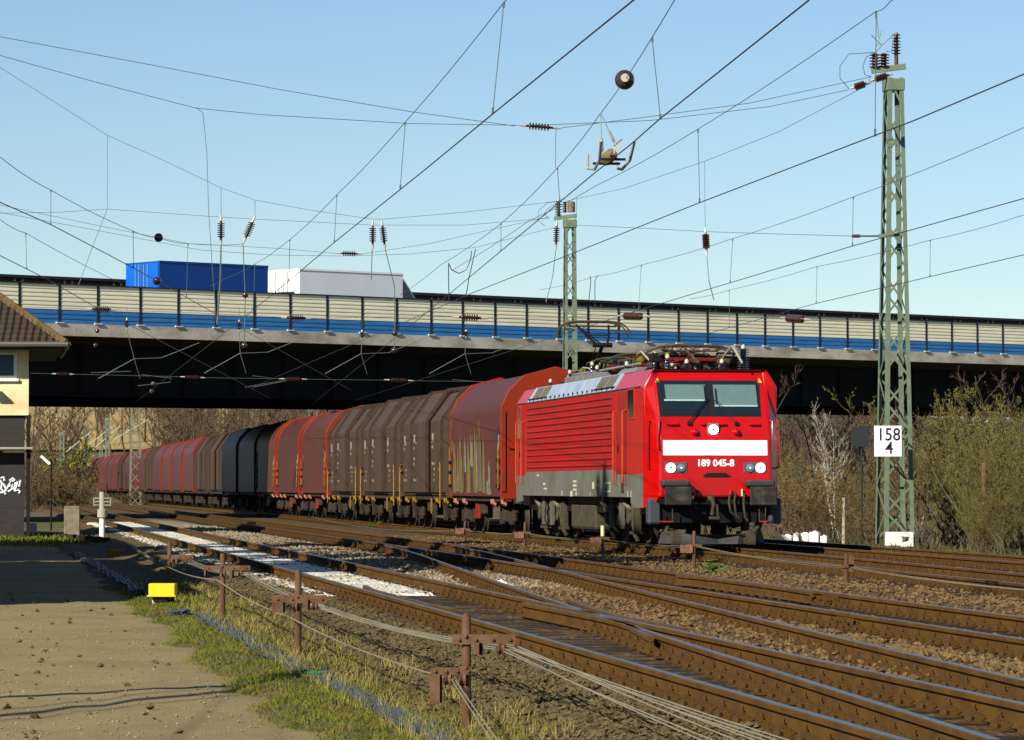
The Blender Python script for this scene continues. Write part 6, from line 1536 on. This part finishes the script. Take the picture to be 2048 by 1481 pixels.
q.v = [(x*r.uniform(.8,1.2), y*r.uniform(.8,1.2), z*r.uniform(.8,1.2)) for x, y, z in q.v]; o = q.build('plastic_scrap', mat('white_plastic', (.85,.85,.84), .4), None); o.location = p; tag(o, 'crumpled white plastic scrap beside the crossing rails', 'plastic scrap')
# white post with a railing bracket, slabs
p = gp(205, 112, -.45); wp = thing('signal_post', 'white painted post with a grey railing bracket near the signal box', 'post', p); s = F/112
q = MB(); q.tube([(0,0,0),(0,0,.85)], .085, 12); q.build('white_shaft', mat('white_post_paint', (.78,.76,.72), .5, 0, var=.2, vscale=4), wp, smooth=True)
q = MB(); q.tube([(0,0,.85),(0,0,1.08),(0,0,1.10),(0,0,1.62)], [.15,.15,.09,.09], 12); q.build('grey_head', mat('grey_post_head', (.38,.36,.29), .7), wp, smooth=True)
for z in (1.22,1.32,1.43): q = MB(); q.bar((-.25,-.05,z),(.26,-.05,z),.025); q.build('bracket_bar', mat('grey_post_head', (.38,.36,.29), .7), wp)
for x in (-.25,.26): q = MB(); q.bar((x,-.05,1.2),(x,-.05,1.45),.025); q.build('bracket_upright', mat('grey_post_head', (.38,.36,.29), .7), wp)
p = gp(145, 116, -.45); o = MB(); o.cbox((0,0,.62), (.50,.16,1.1), .02); o.bx(-.32,.34,-.2,.2,-.05,.12); o = o.build('concrete_slab', mat('upright_slab_concrete', (.23,.205,.15), .9, 0, var=.35, vscale=5, bump=.3, bscale=30), None); o.location = p; tag(o, 'upright weathered concrete slab right of the signal box', 'slab')
p = gp(68, 122, -.45); o = MB(); o.cbox((0,0,.3), (.2,.2,.55), .02); o = o.build('stone_post', mat('white_stone_post', (.62,.59,.50), .8, 0, var=.3, vscale=6), None); o.location = p; tag(o, 'short white stone post at the foot of the signal box', 'post')
for i in range(6):
    p = gp(128+i*17, 113-i*1.6, -.45); o = MB(); o.cbox((0,0,.16), (.22,.22,.36), .02); o = o.build('sleeper_stub', M_SLEEP, None); o.location = p; o.rotation_euler = (0,0,i); tag(o, 'dark stub of a sleeper fence beside the upright slab', 'timber stub', 'dark timber stubs')
# white blocks by the far track
WB = mat('white_limed_concrete', (.72,.71,.64), .85, 0, var=.2, vscale=4, bump=.3)
for px, w_, h_, lb in ((1574,.28,.17,'leftmost of the white concrete pieces behind the far track'),(1592,.14,.22,'second white concrete piece, slim and upright'),(1609,.15,.22,'third white concrete piece in the row'),(1629,.26,.26,'tallest white concrete piece with a notch'),(1648,.18,.15,'low greyish concrete piece at the right end of the row')):
    p = gp(px, 101, -.27); q = MB(); w2 = w_; q.cbox((0,0,h_/2+.05), (w_,.3,h_+.1), .015); q.bx(-w_*.62,-w_*.3,-.10,.10,h_*.55,h_*.9); q.bx(-w_*.1,w_*.25,-.12,.1,h_+.08,h_+.13); o = q.build('concrete_piece', WB, None); o.location = p; o.rotation_euler = (0,0,R6.uniform(-.3,.3)); tag(o, lb, 'concrete piece')
p = gp(1688, 108, -.5); q = MB(); q.tube([(0,0,0),(.01,0,1.5)], [.075,.065], 4); o = q.build('concrete_post', mat('pale_concrete_post', (.36,.33,.25), .9, 0, var=.3, vscale=6), None); o.location = p; tag(o, 'pale square concrete post below the birch', 'post')
p = gp(1968, 97, -.5); q = MB(); q.tube([(0,0,0),(0,.02,1.2),(.01,0,2.45)], [.085,.08,.075], 9); o = q.build('wooden_pole', mat('red_brown_pole', (.15,.085,.055), .85, 0, col2=(.24,.16,.11), vscale=5, stretch=(1,1,.3)), None, smooth=True); o.location = p; tag(o, 'red brown wooden pole in front of the thicket', 'pole')
# lamp on a pole near the signal box
p = gp(103, 135, -.4); lp = thing('yard_lamp', 'yard lamp on a dark pole with a white tube head beside the signal box', 'lamp', p); s = F/135
q = MB(); q.tube([(0,0,0),(0,0,2.7)], [.035,.03], 8); q.build('pole', M_BLACK, lp, smooth=True)
q = MB(); q.tube([(-.05,0,2.55),(-.38,0,2.85)], .055, 8); q.build('tube_head', mat('white_tube_lamp', (.75,.73,.65), .5), lp, smooth=True)
# weeds on the ballast
WEED = mat('fresh_weed_leaves', (.035,.095,.016), .6, 0, col2=(.06,.12,.025), vscale=9)
for px, py, sc, lb in ((768,1056,.42,'bushy green weed between rails in front of the brown wagons'),(1426,1147,.34,'green weed in the ballast in front of the locomotive'),(1775,1120,.28,'green weed between the two right hand tracks'),(740,1056,.25,'small green weed left of the bushy one')):
    p = atz(px, py, -.19); q = MB(); r = random.Random(px)
    for i in range(60):
        a = r.uniform(0, 6.28); rr = r.uniform(.05, .5)*sc; h = r.uniform(.1, .8)*sc*(1-rr/sc*.8); c = V((cos(a)*rr*1.3, sin(a)*rr, h)); d = V((cos(a), sin(a), r.uniform(-.2,.6)))*.10*sc*1.4; n_ = d.orthogonal().normalized()*.04*sc*1.3
        q.quad(c-d, c+n_, c+d, c-n_)
    for i in range(8): a = r.uniform(0, 6.28); q.tube([(0,0,0),(cos(a)*.2*sc,sin(a)*.2*sc,.5*sc)], .006, 3)
    o = q.build('weed', WEED, None, fix=False); o.location = p; tag(o, lb, 'weed', 'green weeds on the ballast')
